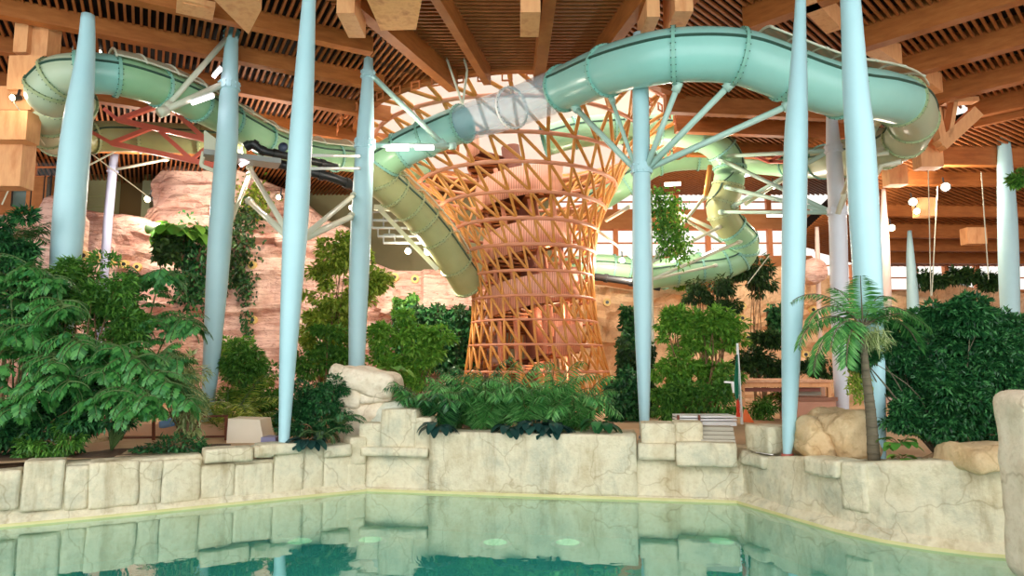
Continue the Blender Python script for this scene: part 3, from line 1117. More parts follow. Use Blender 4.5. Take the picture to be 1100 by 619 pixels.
# ------------------------------------------------------------------ slides
def slide(name, label, pts, d, secs, cuts, nring=26, clear=(), nets=(), seams=True, openend=()):
    """pts: (px,py,Y); secs: list of (from_index, material); cuts: indices of pts where flanges sit"""
    W = [P(*p) for p in pts]
    path = catmull(W, 8)
    t = thing(name, label, 'water slide', W[len(W) // 2])
    R = d / 2
    cutix = sorted(set([0] + [int(round(c * 8)) for c in cuts] + [len(path) - 1]))

    def mat_for(i):
        m = secs[0][1]
        for a, mm in secs:
            if i / 8.0 >= a - 1e-6: m = mm
        return m
    # frames
    fr = []
    prev = None
    for i in range(len(path)):
        tg = (path[min(i + 1, len(path) - 1)] - path[max(0, i - 1)]).normalized()
        s = tg.cross(Vector((0, 0, 1)))
        if s.length < .15 and prev is not None:
            s = prev - tg * prev.dot(tg)
        s.normalize()
        prev = s
        fr.append((tg, s, s.cross(tg)))

    def ringpts(i, r, a0=0, a1=2 * math.pi, n=nring, closed=True):
        tg, s, u = fr[i]
        k = n if closed else n + 1
        return [path[i] + (s * math.cos(a0 + (a1 - a0) * j / n) + u * math.sin(a0 + (a1 - a0) * j / n)) * r for j in range(k)]
    for a, b in zip(cutix[:-1], cutix[1:]):
        if b <= a: continue
        mt = mat_for(a)
        cl = any(x0 * 8 <= a < x1 * 8 for x0, x1 in clear)
        mb = MB()
        vs = []
        for i in range(a, b + 1): vs += ringpts(i, R)
        n = nring
        mb.add(vs, [(i * n + j, (i + 1) * n + j, (i + 1) * n + (j + 1) % n, i * n + (j + 1) % n) for i in range(b - a) for j in range(n)])
        sec = mb.build('tube_section', M_clear if cl else mt, t, True)
        if seams and not cl:
            for side in (0.3, math.pi - .3):
                ms = MB()
                vv = []
                for i in range(a, b + 1):
                    tg, s, u = fr[i]
                    for (da, rr) in ((-.05, R - .01), (-.04, R + .05), (.04, R + .05), (.05, R - .01)):
                        aa = side + da
                        vv.append(path[i] + (s * math.cos(aa) + u * math.sin(aa)) * rr)
                ms.add(vv, [(i * 4 + j, i * 4 + j + 1, (i + 1) * 4 + j + 1, (i + 1) * 4 + j) for i in range(b - a) for j in range(3)])
                ms.build('seam', M_seam, sec)
    for c in cutix:
        tg, s, u = fr[c]
        mb = MB()
        vs = []
        n = nring
        prof = ((-.05, R - .01), (-.05, R + .075), (.05, R + .075), (.05, R - .01))
        for off, r in prof:
            vs += [path[c] + tg * off + (s * math.cos(2 * math.pi * j / n) + u * math.sin(2 * math.pi * j / n)) * r for j in range(n)]
        mb.add(vs, [(i * n + j, i * n + (j + 1) % n, ((i + 1) % 4) * n + (j + 1) % n, ((i + 1) % 4) * n + j) for i in range(4) for j in range(n)])
        nf0 = len(mb.f)
        for j in range(26):
            a = 2 * math.pi * j / 26
            q = path[c] + (s * math.cos(a) + u * math.sin(a)) * (R + .06)
            mb.tube([q - tg * .085, q + tg * .085], .015, 5)
        fl = mb.build('flange', M_white if any(x0 * 8 < c < x1 * 8 for x0, x1 in clear) else M_flange_p if mat_for(c) in (M_pale, M_olive) else M_flange, t)
        fl.data.materials.append(M_seam)
        for pi in range(nf0, len(fl.data.polygons)): fl.data.polygons[pi].material_index = 1
    for (x0, x1, off) in nets:
        a, b = int(x0 * 8), min(int(x1 * 8), len(path) - 1)
        mb = MB(); vs = []
        m = 10
        for i in range(a, b + 1): vs += ringpts(i, R * 1.28, off - .95, off + .95, m, False)
        mb.add(vs, [(i * (m + 1) + j, (i + 1) * (m + 1) + j, (i + 1) * (m + 1) + j + 1, i * (m + 1) + j + 1) for i in range(b - a) for j in range(m)])
        nt_ = mb.build('safety_net', M_net, t, True)
        mb = MB()
        for i in range(a, b + 1, 6): mb.tube(ringpts(i, R * 1.3, off - 1.05, off + 1.05, 10, False), .04, 6)
        for aa in (off - .95, off + .95):
            mb.tube([ringpts(i, R * 1.28, aa, aa + .1, 1, False)[0] for i in range(a, b + 1)], .035, 6)
        mb.build('net_hoops', M_strutw, nt_, True)
    return t, path, fr


A = [(503, 306, 35), (490, 285, 34), (470, 255, 33), (447, 228, 32), (424, 207, 31), (409, 192, 30.3), (411, 176, 29.9), (430, 162, 29.8), (457, 149, 29.4),
     (497, 133, 28.6), (550, 116, 26.8), (605, 95, 24.2), (652, 76, 21.6), (702, 63, 20), (745, 58.5, 19.6), (792, 61, 19.5), (830, 73, 19.7), (870, 88, 20), (905, 98, 20.4), (945, 103, 21.3), (972, 112, 22.6),
     (981, 130, 24.4), (972, 148, 26), (950, 160, 27.3), (920, 168, 29), (885, 174, 33), (850, 175, 37), (800, 171, 39), (750, 168, 39.6), (706, 174, 39.8), (672, 196, 40), (640, 216, 41)]
slide('tube_slide', 'big teal tube slide with a clear section passing before the lattice tower', A, 1.6,
      [(0, M_olive), (6, M_green), (7, M_teal), (18.5, M_pale), (24.5, M_green)],
      [1, 2, 2.6, 3.3, 4, 5, 6, 7, 8, 9, 10, 11, 12, 13.5, 15, 16.4, 18, 19.7, 21, 22, 23, 23.6, 24.2, 25, 26, 27, 28, 29, 30],
      clear=[(9, 11)], nets=[(1, 5, 1.1), (15.5, 20.6, 1.9)])
S = [(585, 152, 35), (618, 143, 35), (660, 139, 35), (700, 138.5, 35), (740, 143, 35), (768, 154, 35.2), (783, 175, 35.5), (782, 200, 35.5), (775, 222, 35.7), (783, 241, 36), (797, 257, 36.5), (796, 274, 37), (778, 284, 37), (752, 288, 37), (725, 292, 37), (695, 296, 37)]
slide('tube_slide', 'green tube slide dropping in an S curve right of the lattice tower', S, 1.6,
      [(0, M_green), (6.5, M_olive), (9, M_green)], [1, 2, 2.3, 3.2, 4.4, 5.4, 6.3, 7, 7.7, 8.4, 9.2, 10, 10.6, 11.3, 12, 13, 14])
Bs = [(262, 155, 30.5), (215, 150, 30), (150, 147, 29.2), (98, 147, 28.3), (66, 150, 26.6), (50, 140, 24.6), (54, 121, 23.2), (80, 118, 24), (78, 108, 23), (52, 102, 21.6), (62, 84, 21.3), (88, 79, 21.3), (117, 80, 21.7), (150, 87, 22.4), (190, 101, 23.8), (225, 118, 25.4), (260, 137, 27.2), (297, 156, 29.2), (335, 166, 30.8), (375, 170, 32.6), (415, 175, 35), (450, 184, 39)]
slide('tube_slide', 'pale green spiral tube slide high on the left under beige netting', Bs, 1.32,
      [(0, M_olive), (3.5, M_pale), (11, M_teal), (12.2, M_green)], [1, 2, 3, 3.6, 4.2, 5, 5.6, 6.3, 7, 7.8, 8.6, 9.4, 10, 11, 12.2, 13.5, 14.6, 15.6, 16.6, 17.6, 18.6, 19.6],
      nets=[(12.2, 20, 1.5)])
Dd = [(600, 292, 40.5), (640, 287, 40), (668, 289, 40), (690, 292, 40.3), (715, 297, 41), (742, 300, 42)]
slide('flume_trough', 'short green flume seen between the tower foot and the star braced column', Dd, 1.5, [(0, M_green)], [1, 1.6, 2.3, 3, 4])

# ------------------------------------------------------------------ lattice tower
TY = 36.0
RT = [(66, 183, 546), (102, 147, 548), (141, 124, 551), (173, 108, 555), (205, 91, 560), (234, 78, 564), (262, 71, 568), (290, 66, 571), (317, 65.5, 573), (343, 67, 574), (370, 71, 575), (400, 76, 576.5), (432, 82, 578), (462, 89, 579)]
rings = []
for py, rp, cx in RT:
    R = rp * TY / F
    fp = P(cx, py, TY - R)
    c = Vector(((cx - 550) / F * TY * 1.0, TY, fp.z))
    c.x = P(cx, py, TY).x
    rings.append((c, R))
tower = thing('lattice_tower', 'flared golden lattice tower with pink rings around a spiral stair', 'tower', (rings[-1][0].x, TY, 1.22))
NN = 28
for k, (c, R) in enumerate(rings):
    mb = MB()
    mb.tube([c + Vector((R * math.cos(a), R * math.sin(a), 0)) for a in [2 * math.pi * i / 72 for i in range(72)]], (.105 if k < 7 else .08) if k < 9 else .062, 8, closed=True)
    mb.build('ring', M_pink, tower, True)


def node(k, i):
    c, R = rings[k]
    a = 2 * math.pi * (i) / NN - math.pi / 2 + 0.02 * k
    return c + Vector((R * math.cos(a), R * math.sin(a), 0))


members = []
for k in range(len(rings) - 1):
    for i in range(NN):
        rr = .064 + .036 * max(0, min(1, (rings[k][1] - 3.2) / 5.8))
        members.append((node(k, i), node(k + 1, i), rr, i, k))
        members.append((node(k, i), node(k + 1, i + 1), rr, i, k))
members.sort(key=lambda m: (m[0].y + m[1].y) / 2 - 0.35 * abs((m[0] - m[1]).length))
rest = MB()
for j, (a, b, r, i, k) in enumerate(members):
    if j < 100:
        mb = MB(); mb.tube([a, a.lerp(b, .1), a.lerp(b, .9), b], [r * .6, r, r, r * .6], 8)
        mb.build('strut', M_gold, tower, True)
    else:
        rest.tube([a, a.lerp(b, .1), a.lerp(b, .9), b], [r * .6, r, r, r * .6], 7)
rest.build('struts', M_gold, tower, True, kind='stuff')
# brackets holding the top ring to the roof
c, R = rings[0]
for i in range(56):
    a = 2 * math.pi * i / 56
    d = Vector((math.cos(a), math.sin(a), 0)); s = Vector((-d.y, d.x, 0))
    q = c + d * (R + .02); q.z = ZR - .42
    mb = MB()
    mb.bar(q - s * .2, q - s * .2 + Vector((0, 0, .35)), .06, .06)
    mb.bar(q + s * .2, q + s * .2 + Vector((0, 0, .35)), .06, .06)
    mb.bar(q - s * .22, q + s * .22, .06, .06)
    mb.bar(q - s * .22 + Vector((0, 0, .32)), q + s * .22 + Vector((0, 0, .32)), .06, .06)
    mb.build('bracket', M_frame, tower)
# spiral stair inside
stair = thing('spiral_stair', 'plank clad spiral stair winding up inside the lattice tower', 'staircase', (rings[8][0].x, TY, 1.22))


def axis_x(z):
    best = min(rings, key=lambda r: abs(r[0].z - z))
    return best[0].x


def helix(r0, r1, zoff0, zoff1, z_start, z_end, pitch, phase, mat, name, uvs=False, nseg=44):
    turns = (z_end - z_start) / pitch
    n = int(turns * nseg)
    mb = MB(); vs = []; uv = []
    for i in range(n + 1):
        tt = i / nseg
        a = phase + 2 * math.pi * tt
        z = z_start + pitch * tt
        x0 = axis_x_s(z)
        for r, zo in ((r0, zoff0), (r1, zoff1)):
            vs.append((x0 + r * math.cos(a), TY + r * math.sin(a), z + zo)); uv.append((tt * 3.2, zo))
    mb.add(vs, [(i * 2, i * 2 + 2, i * 2 + 3, i * 2 + 1) for i in range(n)])
    o = mb.build(name, mat, stair, True)
    if uvs:
        ul = o.data.uv_layers.new(name='uv')
        for l in o.data.loops: ul.data[l.index].uv = uv[l.vertex_index]
    so = o.modifiers.new('thick', 'SOLIDIFY'); so.thickness = .08
    return o


ZS = [r[0].z for r in rings][::-1]; XS = [r[0].x for r in rings][::-1]
axis_x_s = lambda z: float(np.interp(z, ZS, XS))
helix(2.45, 2.5, -.25, 1.25, 4.05, 14.6, 2.75, -1.2, M_plank, 'parapet', True)
helix(.55, 2.44, -.1, -.1, 1.3, 14.6, 2.75, -1.2, M_core, 'landing')
mb = MB()
mb.tube([(axis_x_s(z), TY, z) for z in (1.22, 4, 7, 10, 13, 15.2)], .5, 18)
mb.build('core', M_core, stair, True)
for k in range(8):
    a = 2 * math.pi * (k + .3) / 8
    mb = MB(); mb.tube([(axis_x_s(z) + 1.9 * math.cos(a), TY + 1.9 * math.sin(a), z) for z in (1.22, 4, 7, 10, 13.5)], .12, 10)
    mb.build('post', M_pink, stair, True)
tr_ = MB()
for k in range(100):
    tt = k / 100 * (13.3 / 2.75)
    a = -1.2 + 2 * math.pi * tt; z = 1.3 + 2.75 * tt - .32
    x0 = axis_x_s(z)
    tr_.bar((x0 + .5 * math.cos(a), TY + .5 * math.sin(a), z), (x0 + 2.42 * math.cos(a), TY + 2.42 * math.sin(a), z), .3, .1)
tr_.build('treads', M_wood, stair)

# ------------------------------------------------------------------ red truss and walkway bits on the left
t = thing('truss', 'red steel truss under the pale green slide on the left', 'truss', P(170, 150, 27.2))
for (a, b, r) in (((112, 117), (127, 129), .07), ((127, 129), (221, 150), .10), ((97, 141), (120, 154), .07), ((120, 154), (232, 178), .10), ((127, 129), (168, 114), .09), ((120, 154), (161, 138), .08),
                  ((172, 141), (206, 172), .08), ((190, 122), (220, 149), .09), ((206, 172), (220, 160), .06)):
    mb = MB(); mb.bar(P(a[0], a[1], 27.2), P(b[0], b[1], 27.2), r * 2, r * 2)
    mb.build('chord' if r >= .1 else 'brace', M_red, t)
t = thing('truss', 'small red bracket between the far tube slide and the rear wall', 'truss', P(830, 172, 40))
for a, b in (((812, 168), (826, 174)), ((826, 174), (846, 162)), ((826, 174), (848, 174))):
    mb = MB(); mb.bar(P(*a, 36), P(*b, 36), .16, .16); mb.build('brace', M_red, t)
# black pipes
def pipe(label, pts, r, cat='pipe', mat=M_black, nclamp=0):
    W = catmull([P(*p) for p in pts], 6)
    t = thing('water_pipe', label, cat, W[0])
    mb = MB(); mb.tube(W, r, 14); mb.build('pipe', mat, t, True)
    for k in range(nclamp):
        i = int((k + .5) / nclamp * (len(W) - 1))
        d = (W[min(i + 1, len(W) - 1)] - W[i - 1]).normalized()
        mb = MB(); mb.tube([W[i] - d * .1, W[i] + d * .1], r * 1.25, 14); mb.build('clamp', mat, t)
    return t


pipe('thick black water pipe bending below the netted slide', [(264, 158, 26.6), (272, 155, 26.6), (282, 162, 26.8), (300, 166, 27.2), (330, 172, 28), (362, 180, 29)], .16, nclamp=6)
pipe('lower black water pipe running down to the tall blue column', [(300, 176, 28), (330, 184, 28.6), (360, 192, 29.2), (384, 202, 30)], .2, nclamp=3)
pipe('black pipe crossing from the tower foot behind the star braced column', [(637, 297, 38), (665, 301, 37.5), (690, 305, 37), (709, 309, 37)], .2, nclamp=3)
mb = MB(); c = P(305, 159, 26.4)
mb.tube([c + Vector((0, -.1 + .1 * i / 4, 0)) * 2 for i in range(5)], [.05, .16, .2, .16, .05], 14)
tag(mb.build('pressure_gauge', plain('dark_blue', (52, 62, 84), .4), None, True), 'round dark blue gauge on the thick black pipe', 'gauge')
# stair trestle of the chute
t = thing('steel_trestle', 'grey green steel trestle and ladder under the chute left of the tower', 'trestle', P(450, 280, 34.5))
for a, b, r in (((407, 224), (470, 290), .16), ((424, 224), (480, 284), .16), ((402, 223), (428, 224), .2), ((438, 246), (446, 246), .08)):
    mb = MB(); mb.bar(P(*a, 33.6), P(*b, 33.6), r, r * 1.4); mb.build('stringer', M_strutw, t)
for (x0, x1, y) in ((400, 442, 245), (406, 448, 254), (412, 452, 261), (400, 437, 237)):
    mb = MB(); mb.bar(P(x0, y, 34), P(x1, y, 34), .12, .1); mb.build('tread', M_grey, t)
    mb = MB(); mb.bar(P(x0, y, 34), P(x0, y - 9, 34), .06, .06); mb.bar(P(x0, y - 9, 34), P(x0 + 12, y - 9, 34), .06, .06); mb.bar(P(x0 + 12, y, 34), P(x0 + 12, y - 9, 34), .06, .06)
    mb.build('guard', M_grey, t)
t = thing('gangway', 'grey gangway deck with railing beside the second column', 'gangway', P(225, 165, 25.3))
mb = MB(); mb.bar(P(218, 166, 25.3), P(300, 176, 26.6), .9, .2); mb.build('deck', M_grey, t)
mb = MB()
for i in range(9): mb.bar(P(220 + i * 1.5, 160 + i * .2, 25.2), P(220 + i * 1.5, 141 + i * 1.2, 25.2), .05, .05)
mb.bar(P(220, 141, 25.2), P(233, 151, 25.2), .07, .07)
mb.build('railing', M_strutw, t)
mb = MB(); mb.bar(P(216, 178, 25.3), P(219, 163, 25.3), .12, .12); mb.bar(P(216, 178, 25.3), P(235, 186, 25.3), .14, .14); mb.build('bracket', M_strutw, t)

# loose struts linking slides
def strut(label, pts, r, mat=M_strut, group=None):
    mb = MB(); W = [P(*p) for p in pts]
    mb.tube(W, r, 10)
    return tag(mb.build('strut', mat, None, True), label, 'strut', group)


strut('bent cream strut left of the star braced column behind the lattice', [(651, 237, 36), (676, 222, 34)], .1, M_strutw)
strut('thin cream strut running down behind the star braced column to the left', [(640, 246, 37), (690, 285, 37)], .07, M_strutw)
strut('thick cream strut crossing below the S curve slide', [(722, 226, 37), (775, 250, 37)], .1, M_strutw)
strut('thin cream strut just under the thick one crossing below the S curve slide', [(728, 232, 37.5), (775, 260, 37.5)], .08, M_strutw)
strut('yellowish strut behind the slender column, sloping up to the right', [(800, 220, 37), (850, 188, 36)], .09, M_strutw)
strut('orange hanging strut beside the top of the S curve slide', [(763, 178, 34.5), (758, 210, 34.5)], .13, M_gold)
for i, (x0, y0, x1, y1) in enumerate([(918, 165, 968, 153), (905, 180, 955, 160), (900, 200, 940, 160), (925, 188, 968, 170)]):
    strut(['upper cream bracket arm below the right bend of the teal slide', 'second cream bracket arm below the right bend of the teal slide', 'long steep cream arm beside the broadest column below the slide bend', 'lowest cream bracket arm below the right bend of the teal slide'][i],
          [(x0, y0 + 30, 27), (x0 + (x1 - x0) * .5, y1 + 8, 26.5), (x1, y1 + 4, 26)], .1, M_strutw)

# ------------------------------------------------------------------ lamps
def strip_lamp(label, a, b, Y, r=.07):
    p, q = P(a[0], a[1], Y), P(b[0], b[1], Y)
    t = thing('strip_lamp', label, 'lamp', (p + q) / 2)
    mb = MB(); mb.bar(p + Vector((0, .05, r + .03)), q + Vector((0, .05, r + .03)), .2, .06); mb.build('housing', M_white, t)
    mb = MB(); mb.tube([p, q], r, 10); mb.build('tube', M_tube, t, True)


for lab, a, b, Y in (
        ('pink white strip lamp high on the second column, tilted steeply', (229, 83), (237, 74), 23.6),
        ('pink white strip lamp on the slanted arm before the pale green slide', (206, 111), (229, 103), 23.2),
        ('pink white strip lamp hanging under the horizontal arm left of the tower', (415, 160), (439, 160), 26.6),
        ('slim white strip lamp at the tower end of the horizontal arm', (446, 159), (466, 159), 26.6),
        ('pink strip lamp behind the star braced column near the hanging vine', (714, 199), (731, 198), 36),
        ('pink strip lamp at the lower left of the S curve slide', (755, 275), (771, 268), 35.4),
        ('pink strip lamp beyond the fanned grey post', (721, 282), (734, 273), 35.4),
        ('pink strip lamp right of the S curve slide, upper one', (797, 189), (806, 188), 37),
        ('pink white strip lamp below the far windows right of the S curve slide', (824, 232), (840, 232), 40),
        ('small pink strip lamp near the gangway beside the second column', (258, 178), (268, 172), 26)):
    strip_lamp(lab, a, b, Y)


def flood(label, px, py, Y, r=.14, warm=True, aim=(-.3, -1, -.4)):
    c = P(px, py, Y)
    t = thing('floodlight', label, 'lamp', c)
    d = Vector(aim).normalized()
    mb = MB(); mb.tube([c - d * .3, c - d * .02], [r * .8, r * 1.25], 14); mb.build('housing', M_black, t)
    mb = MB(); mb.tube([c - d * .03, c + d * .02], [r, r * .9], 14); mb.build('lens', M_lampw if warm else M_lamp, t)
    mb = MB(); mb.bar(c - d * .2, c - d * .2 + Vector((0, .1, .5)), .06, .06); mb.build('bracket', M_black, t)


for lab, px, py, Y, r, w in (
        ('warm floodlight on the timber blocks at the far left edge', 13, 105, 22, .1, True),
        ('warm floodlight before the pink rock beside the dark doorway', 158, 214, 37, .18, True),
        ('warm floodlight at the rock top behind the tall column on the left wall', 299, 212, 37, .14, True),
        ('white floodlight on the braces between the two middle left columns', 377, 223, 34, .12, False),
        ('left one of two white floodlights under the chute trestle', 438, 270, 34.5, .16, True),
        ('right one of two white floodlights under the chute trestle', 459, 271, 34.5, .16, False),
        ('warm floodlight above the black pipe right of the tower foot', 668, 280, 37, .14, True),
        ('warm floodlight hanging under the far right roof, uppermost', 1016, 201, 34, .2, True),
        ('twin floodlight upper lamp in the clerestory box of the right roof', 981, 217, 36, .2, True),
        ('twin floodlight lower lamp in the clerestory box of the right roof', 985, 227, 36, .16, True),
        ('warm floodlight on the ledge near the blush column', 958, 245, 38, .18, True),
        ('small warm floodlight on top of the spiral slide at left', 107, 56, 26, .08, False),
        ('tiny lamp right of the S curve slide, lower one', 831, 201, 38, .12, False)):
    flood(lab, px, py, Y, r, w)
from mathutils.bvhtree import BVHTree
# ------------------------------------------------------------------ rocks
def cliff(name, label, prof, Y, mat, zb=1.1, depth=4.0, amp=.9, seed=0, step=.3, lean=.06):
    """prof: (px, top py); a rugged layered face with a top going back"""
    xs = [P(px, 300, Y).x for px, _ in prof]
    zs = [P(px, py, Y).z for px, py in prof]
    n = int((xs[-1] - xs[0]) / step) + 1
    rows = int((max(zs) - zb) / step) + 1
    mb = MB(); vs = []
    for i in range(n + 1):
        x = xs[0] + (xs[-1] - xs[0]) * i / n
        zt = float(np.interp(x, xs, zs))
        col = []
        for r in range(rows + 1):
            z = zb + (zt - zb) * r / rows
            o = Vector((seed * 5.0, seed, 0))
            big = noise.noise(Vector((x * .18, z * .10, 0)) + o) * amp * 1.4
            wob = noise.noise(Vector((x * .25, z * .2, 9)) + o) * .5
            st = noise.noise(Vector((x * .05, (z + wob) * .95, 3)) + o)
            strat = math.copysign(abs(st) ** .55, st) * amp * .55
            s2 = noise.noise(Vector((x * .12, (z + wob) * 2.6, 7)) + o)
            strat2 = math.copysign(abs(s2) ** .6, s2) * amp * .25
            fine = noise.noise(Vector((x * 1.1, z * 1.6, 5)) + o) * amp * .25
            cell = noise.cell(Vector((x * .16 + wob, z * .30 + wob, seed))) * amp * .6
            col.append(Vector((x, Y + (z - zb) * lean - big - strat - strat2 - fine - cell, z)))
        top = col[-1]
        col.append(Vector((x, top.y + .35, zt + .12)))
        col.append(Vector((x, Y + depth + 1.5, zt + .1 + noise.noise(Vector((x * .5, 0, seed))) * .3)))
        col.append(Vector((x, Y + depth + 1.5, zb)))
        vs += col
    m = rows + 4
    fs = [(i * m + k, (i + 1) * m + k, (i + 1) * m + k + 1, i * m + k + 1) for i in range(n) for k in range(m - 1)]
    fs.append(tuple(range(m))[::-1]); fs.append(tuple(n * m + k for k in range(m)))
    mb.add(vs, fs)
    ROCK_BVH.append(BVHTree.FromPolygons(vs, fs))
    o = mb.build(name, mat, None, False)
    return tag(o, label, 'rock')


ROCK_BVH = []


def on_rock(px, py, out=0.0):
    best = None
    r = ray(px, py).normalized()
    for t in ROCK_BVH:
        h = t.ray_cast(Vector((0, 0, CAMZ)), r)
        if h[0] is not None and (best is None or h[3] < best):
            best = h[3]
    return Vector((0, 0, CAMZ)) + r * ((best or 41.0) - out)


cliff('rock_outcrop', 'long layered pink artificial rock face behind the plants on the left',
      [(-40, 232), (25, 226), (60, 220), (90, 226), (120, 229), (145, 234), (165, 242), (200, 246), (262, 250), (300, 250), (350, 262), (420, 290), (470, 292), (540, 294)], 38.5, M_rockp, seed=1, amp=.7)
cliff('rock_outcrop', 'tall pink rock block rising beside the dark doorway behind the second column',
      [(150, 190), (163, 171), (180, 170), (225, 172), (262, 186), (300, 200), (345, 236), (372, 246)], 41, M_rockp, seed=4, amp=.7)
cliff('rock_outcrop', 'jagged small pink rock spike above the left palms', [(28, 222), (34, 206), (44, 212), (54, 226)], 30, M_rockp, seed=8, amp=.25, step=.2, depth=1)
cliff('rock_outcrop', 'sandy rock face right of the tower foot behind the trees',
      [(600, 308), (640, 306), (680, 312), (716, 310), (742, 316), (770, 318), (812, 296), (850, 284), (885, 292), (915, 305), (960, 316), (1010, 322)], 42.5, M_rocko, seed=6, amp=.7, lean=.04)
cliff('rock_outcrop', 'low sandy rocks under the far right windows', [(940, 318), (1000, 309), (1030, 305), (1060, 312), (1110, 316)], 46, M_rocko, seed=9, amp=.4)
# round nozzles set in the rock
def nozzle(label, px, py, Y):
    c = on_rock(px, py, .12)
    t = thing('rock_nozzle', label, 'spotlight', c, 'round beige spotlights set in the rock')
    mb = MB(); mb.tube([c + Vector((0, .5, 0)), c + Vector((0, -.12, 0)), c + Vector((0, -.10, 0))], [.24, .24, .16], 16); mb.build('bezel', plain('bezel', (226, 196, 120), .5) if 'bezel' not in MATS else MATS['bezel'], t)
    mb = MB(); mb.tube([c + Vector((0, -.1, 0)), c + Vector((0, -.135, 0))], .11, 12); mb.build('opening', M_black, t)


for lab, px, py, Y in (('first round spotlight of the left rock row, nearest the leftmost columns', 91, 275, 37.2), ('second round spotlight of the left rock row', 106, 277, 37.2), ('middle round spotlight of the left rock row', 119, 281, 37.2),
                       ('fourth round spotlight of the left rock row', 134, 284, 37.2), ('last round spotlight of the left rock row above the palm frond', 148, 287, 37.2),
                       ('round spotlight in the rock low beside the tall column on the left wall', 272, 344, 37.2), ('round spotlight in the rock above, near the hanging vines', 271, 285, 37.2),
                       ('left round spotlight in the rock under the chute trestle', 424, 298, 37.2), ('right round spotlight in the rock under the chute trestle', 446, 300, 37.2),
                       ('round spotlight in the rock just right of the tower foot', 652, 325, 41.6), ('upper round spotlight in the sandy rock beyond the green tree', 797, 329, 41.6), ('middle round spotlight in the sandy rock beyond the green tree', 797, 342, 41.6),
                       ('lower round spotlight in the sandy rock beyond the flagpole', 803, 363, 41.6), ('round spotlight in the sandy rock seen through the small palm', 873, 333, 41.6), ('round spotlight in the sandy rock just above the kiosk', 865, 381, 41.6)):
    nozzle(lab, px, py, Y)


def boulder(name, label, px, py, Y, hw, hh, hd, mat, seed, r=.5, amp=.12, tilt=0.0, parent=None):
    c = P(px, py, Y)
    mb = MB()
    hw, hh = hw * Y / F, hh * Y / F
    ca, sa = math.cos(tilt), math.sin(tilt)
    mb.rbox(c, ((ca, 0, sa), (0, 1, 0), (-sa, 0, ca)), (hw, hd, hh), min(hw, hh, hd) * r * 1.6, .1, amp, 1.4, seed, 34)
    if parent is not None:
        return mb.build(name, mat, parent, True)
    o = mb.build(name, mat, None, True)
    return tag(o, label, 'rock')


t = thing('capped_rock', 'large cream rock with an overhanging cap at the left pool corner', 'rock', P(395, 470, 20.6))
boulder('cap', '', 394, 409, 20.7, 34, 12, 1.0, M_boulderc, 3, .35, .12, -.2, t)
boulder('cap', '', 378, 422, 20.5, 18, 15, .8, M_boulderc, 5, .55, .12, -.1, t)
boulder('ledge', '', 407, 424, 20.55, 17, 8, .7, M_boulderc, 8, .25, .05, .05, t)
boulder('foot', '', 393, 452, 20.9, 31, 26, .9, M_boulderc, 11, .4, .16, .05, t)
boulder('foot', '', 424, 456, 20.6, 22, 24, .8, M_stone2, 12, .45, .12, -.2, t)
boulder('boulder', 'rounded sandy boulder left of the slender column foot', 833, 478, 18.0, 11, 9, .6, M_boulder, 21, .6)
boulder('boulder', 'middle sandy boulder between the two right columns', 871, 472, 16.7, 19, 21, .9, M_boulder, 22, .35, .2, -.3)
boulder('boulder', 'biggest sandy boulder leaning behind the palm trunk', 905, 468, 16.4, 24, 25, 1.0, M_boulder, 24, .35, .24, .25)
boulder('boulder', 'pale small boulder in the shade under the big dark bush', 977, 455, 17.0, 9, 9, .4, M_stone2, 25, .6, .05)
boulder('boulder', 'low sandy boulder on the right wall beneath the bush edge', 1062, 491, 13.4, 40, 13, .7, M_boulder, 26, .4, .12)
boulder('standing_rock', 'upright cream rock pillar cut by the right edge of the frame', 1117, 522, 11.4, 26, 98, .5, M_boulderc, 27, .35, .05)
boulder('boulder', 'round rosy boulder under the far windows left of the lilac column', 873, 292, 41, 12, 14, 1.0, M_rockp, 28, .7, .1)
boulder('boulder', 'small sandy boulder behind the railing on the left terrace', 104, 478, 20.5, 10, 8, .5, M_boulder, 29, .6, .06)

# ------------------------------------------------------------------ timber blocks at the roof edges
def blocks(label, items, Y, mat=M_lwood, depth=.7):
    it0 = items[0]
    t = thing('timber_blocks', label, 'timber', P(it0[0], it0[3], Y))
    for x0, x1, y0, y1, dy in items:
        a = P(x0, y1, Y + dy); b = P(x1, y0, Y + dy)
        mb = MB(); mb.rbox(((a.x + b.x) / 2, Y + dy + depth / 2, (a.z + b.z) / 2), ((1, 0, 0), (0, 1, 0), (0, 0, 1)), ((b.x - a.x) / 2, depth / 2, (b.z - a.z) / 2), .03, .6, 0, 1, 0)
        mb.build('block', mat, t)


blocks('stacked pale timber blocks filling the upper left corner', [(28, 54, 9, 60, .5), (13, 31, 22, 56, .3), (6, 46, 59, 96, .2), (-20, 35, 92, 118, .4), (-20, 30, 118, 150, .1), (-20, 25, 150, 200, .6)], 22)
blocks('pale timber post and block node right of the teal slide bend', [(989, 1003, 104, 158, 0), (990, 1013, 157, 179, -.3), (1004, 1012, 108, 152, .6), (1016, 1020, 112, 150, .8)], 30.5)
blocks('pinkish timber block end under the lower right roof', [(956, 975, 177, 198, 0)], 33)
blocks('small timber block under the lower right roof, right of the twin floodlight', [(988, 1006, 212, 232, 0)], 37)
blocks('orange timber node hanging below the far right beams', [(1040, 1060, 244, 262, 0)], 39)
# hanging panel boxes
def prism(name, label, top, bot, Y0, Y1, mat, cat):
    """solid between a near outline (at Y0) and the same outline carried back to Y1"""
    mb = MB()
    a = [P(x, y, Y0) for x, y in top]
    b = [P(x, y, Y1) for x, y in bot]
    n = len(a)
    mb.add(a + b, [tuple(range(n))[::-1], tuple(range(n, 2 * n))] + [(i, (i + 1) % n, n + (i + 1) % n, n + i) for i in range(n)])
    return tag(mb.build(name, mat), label, cat)


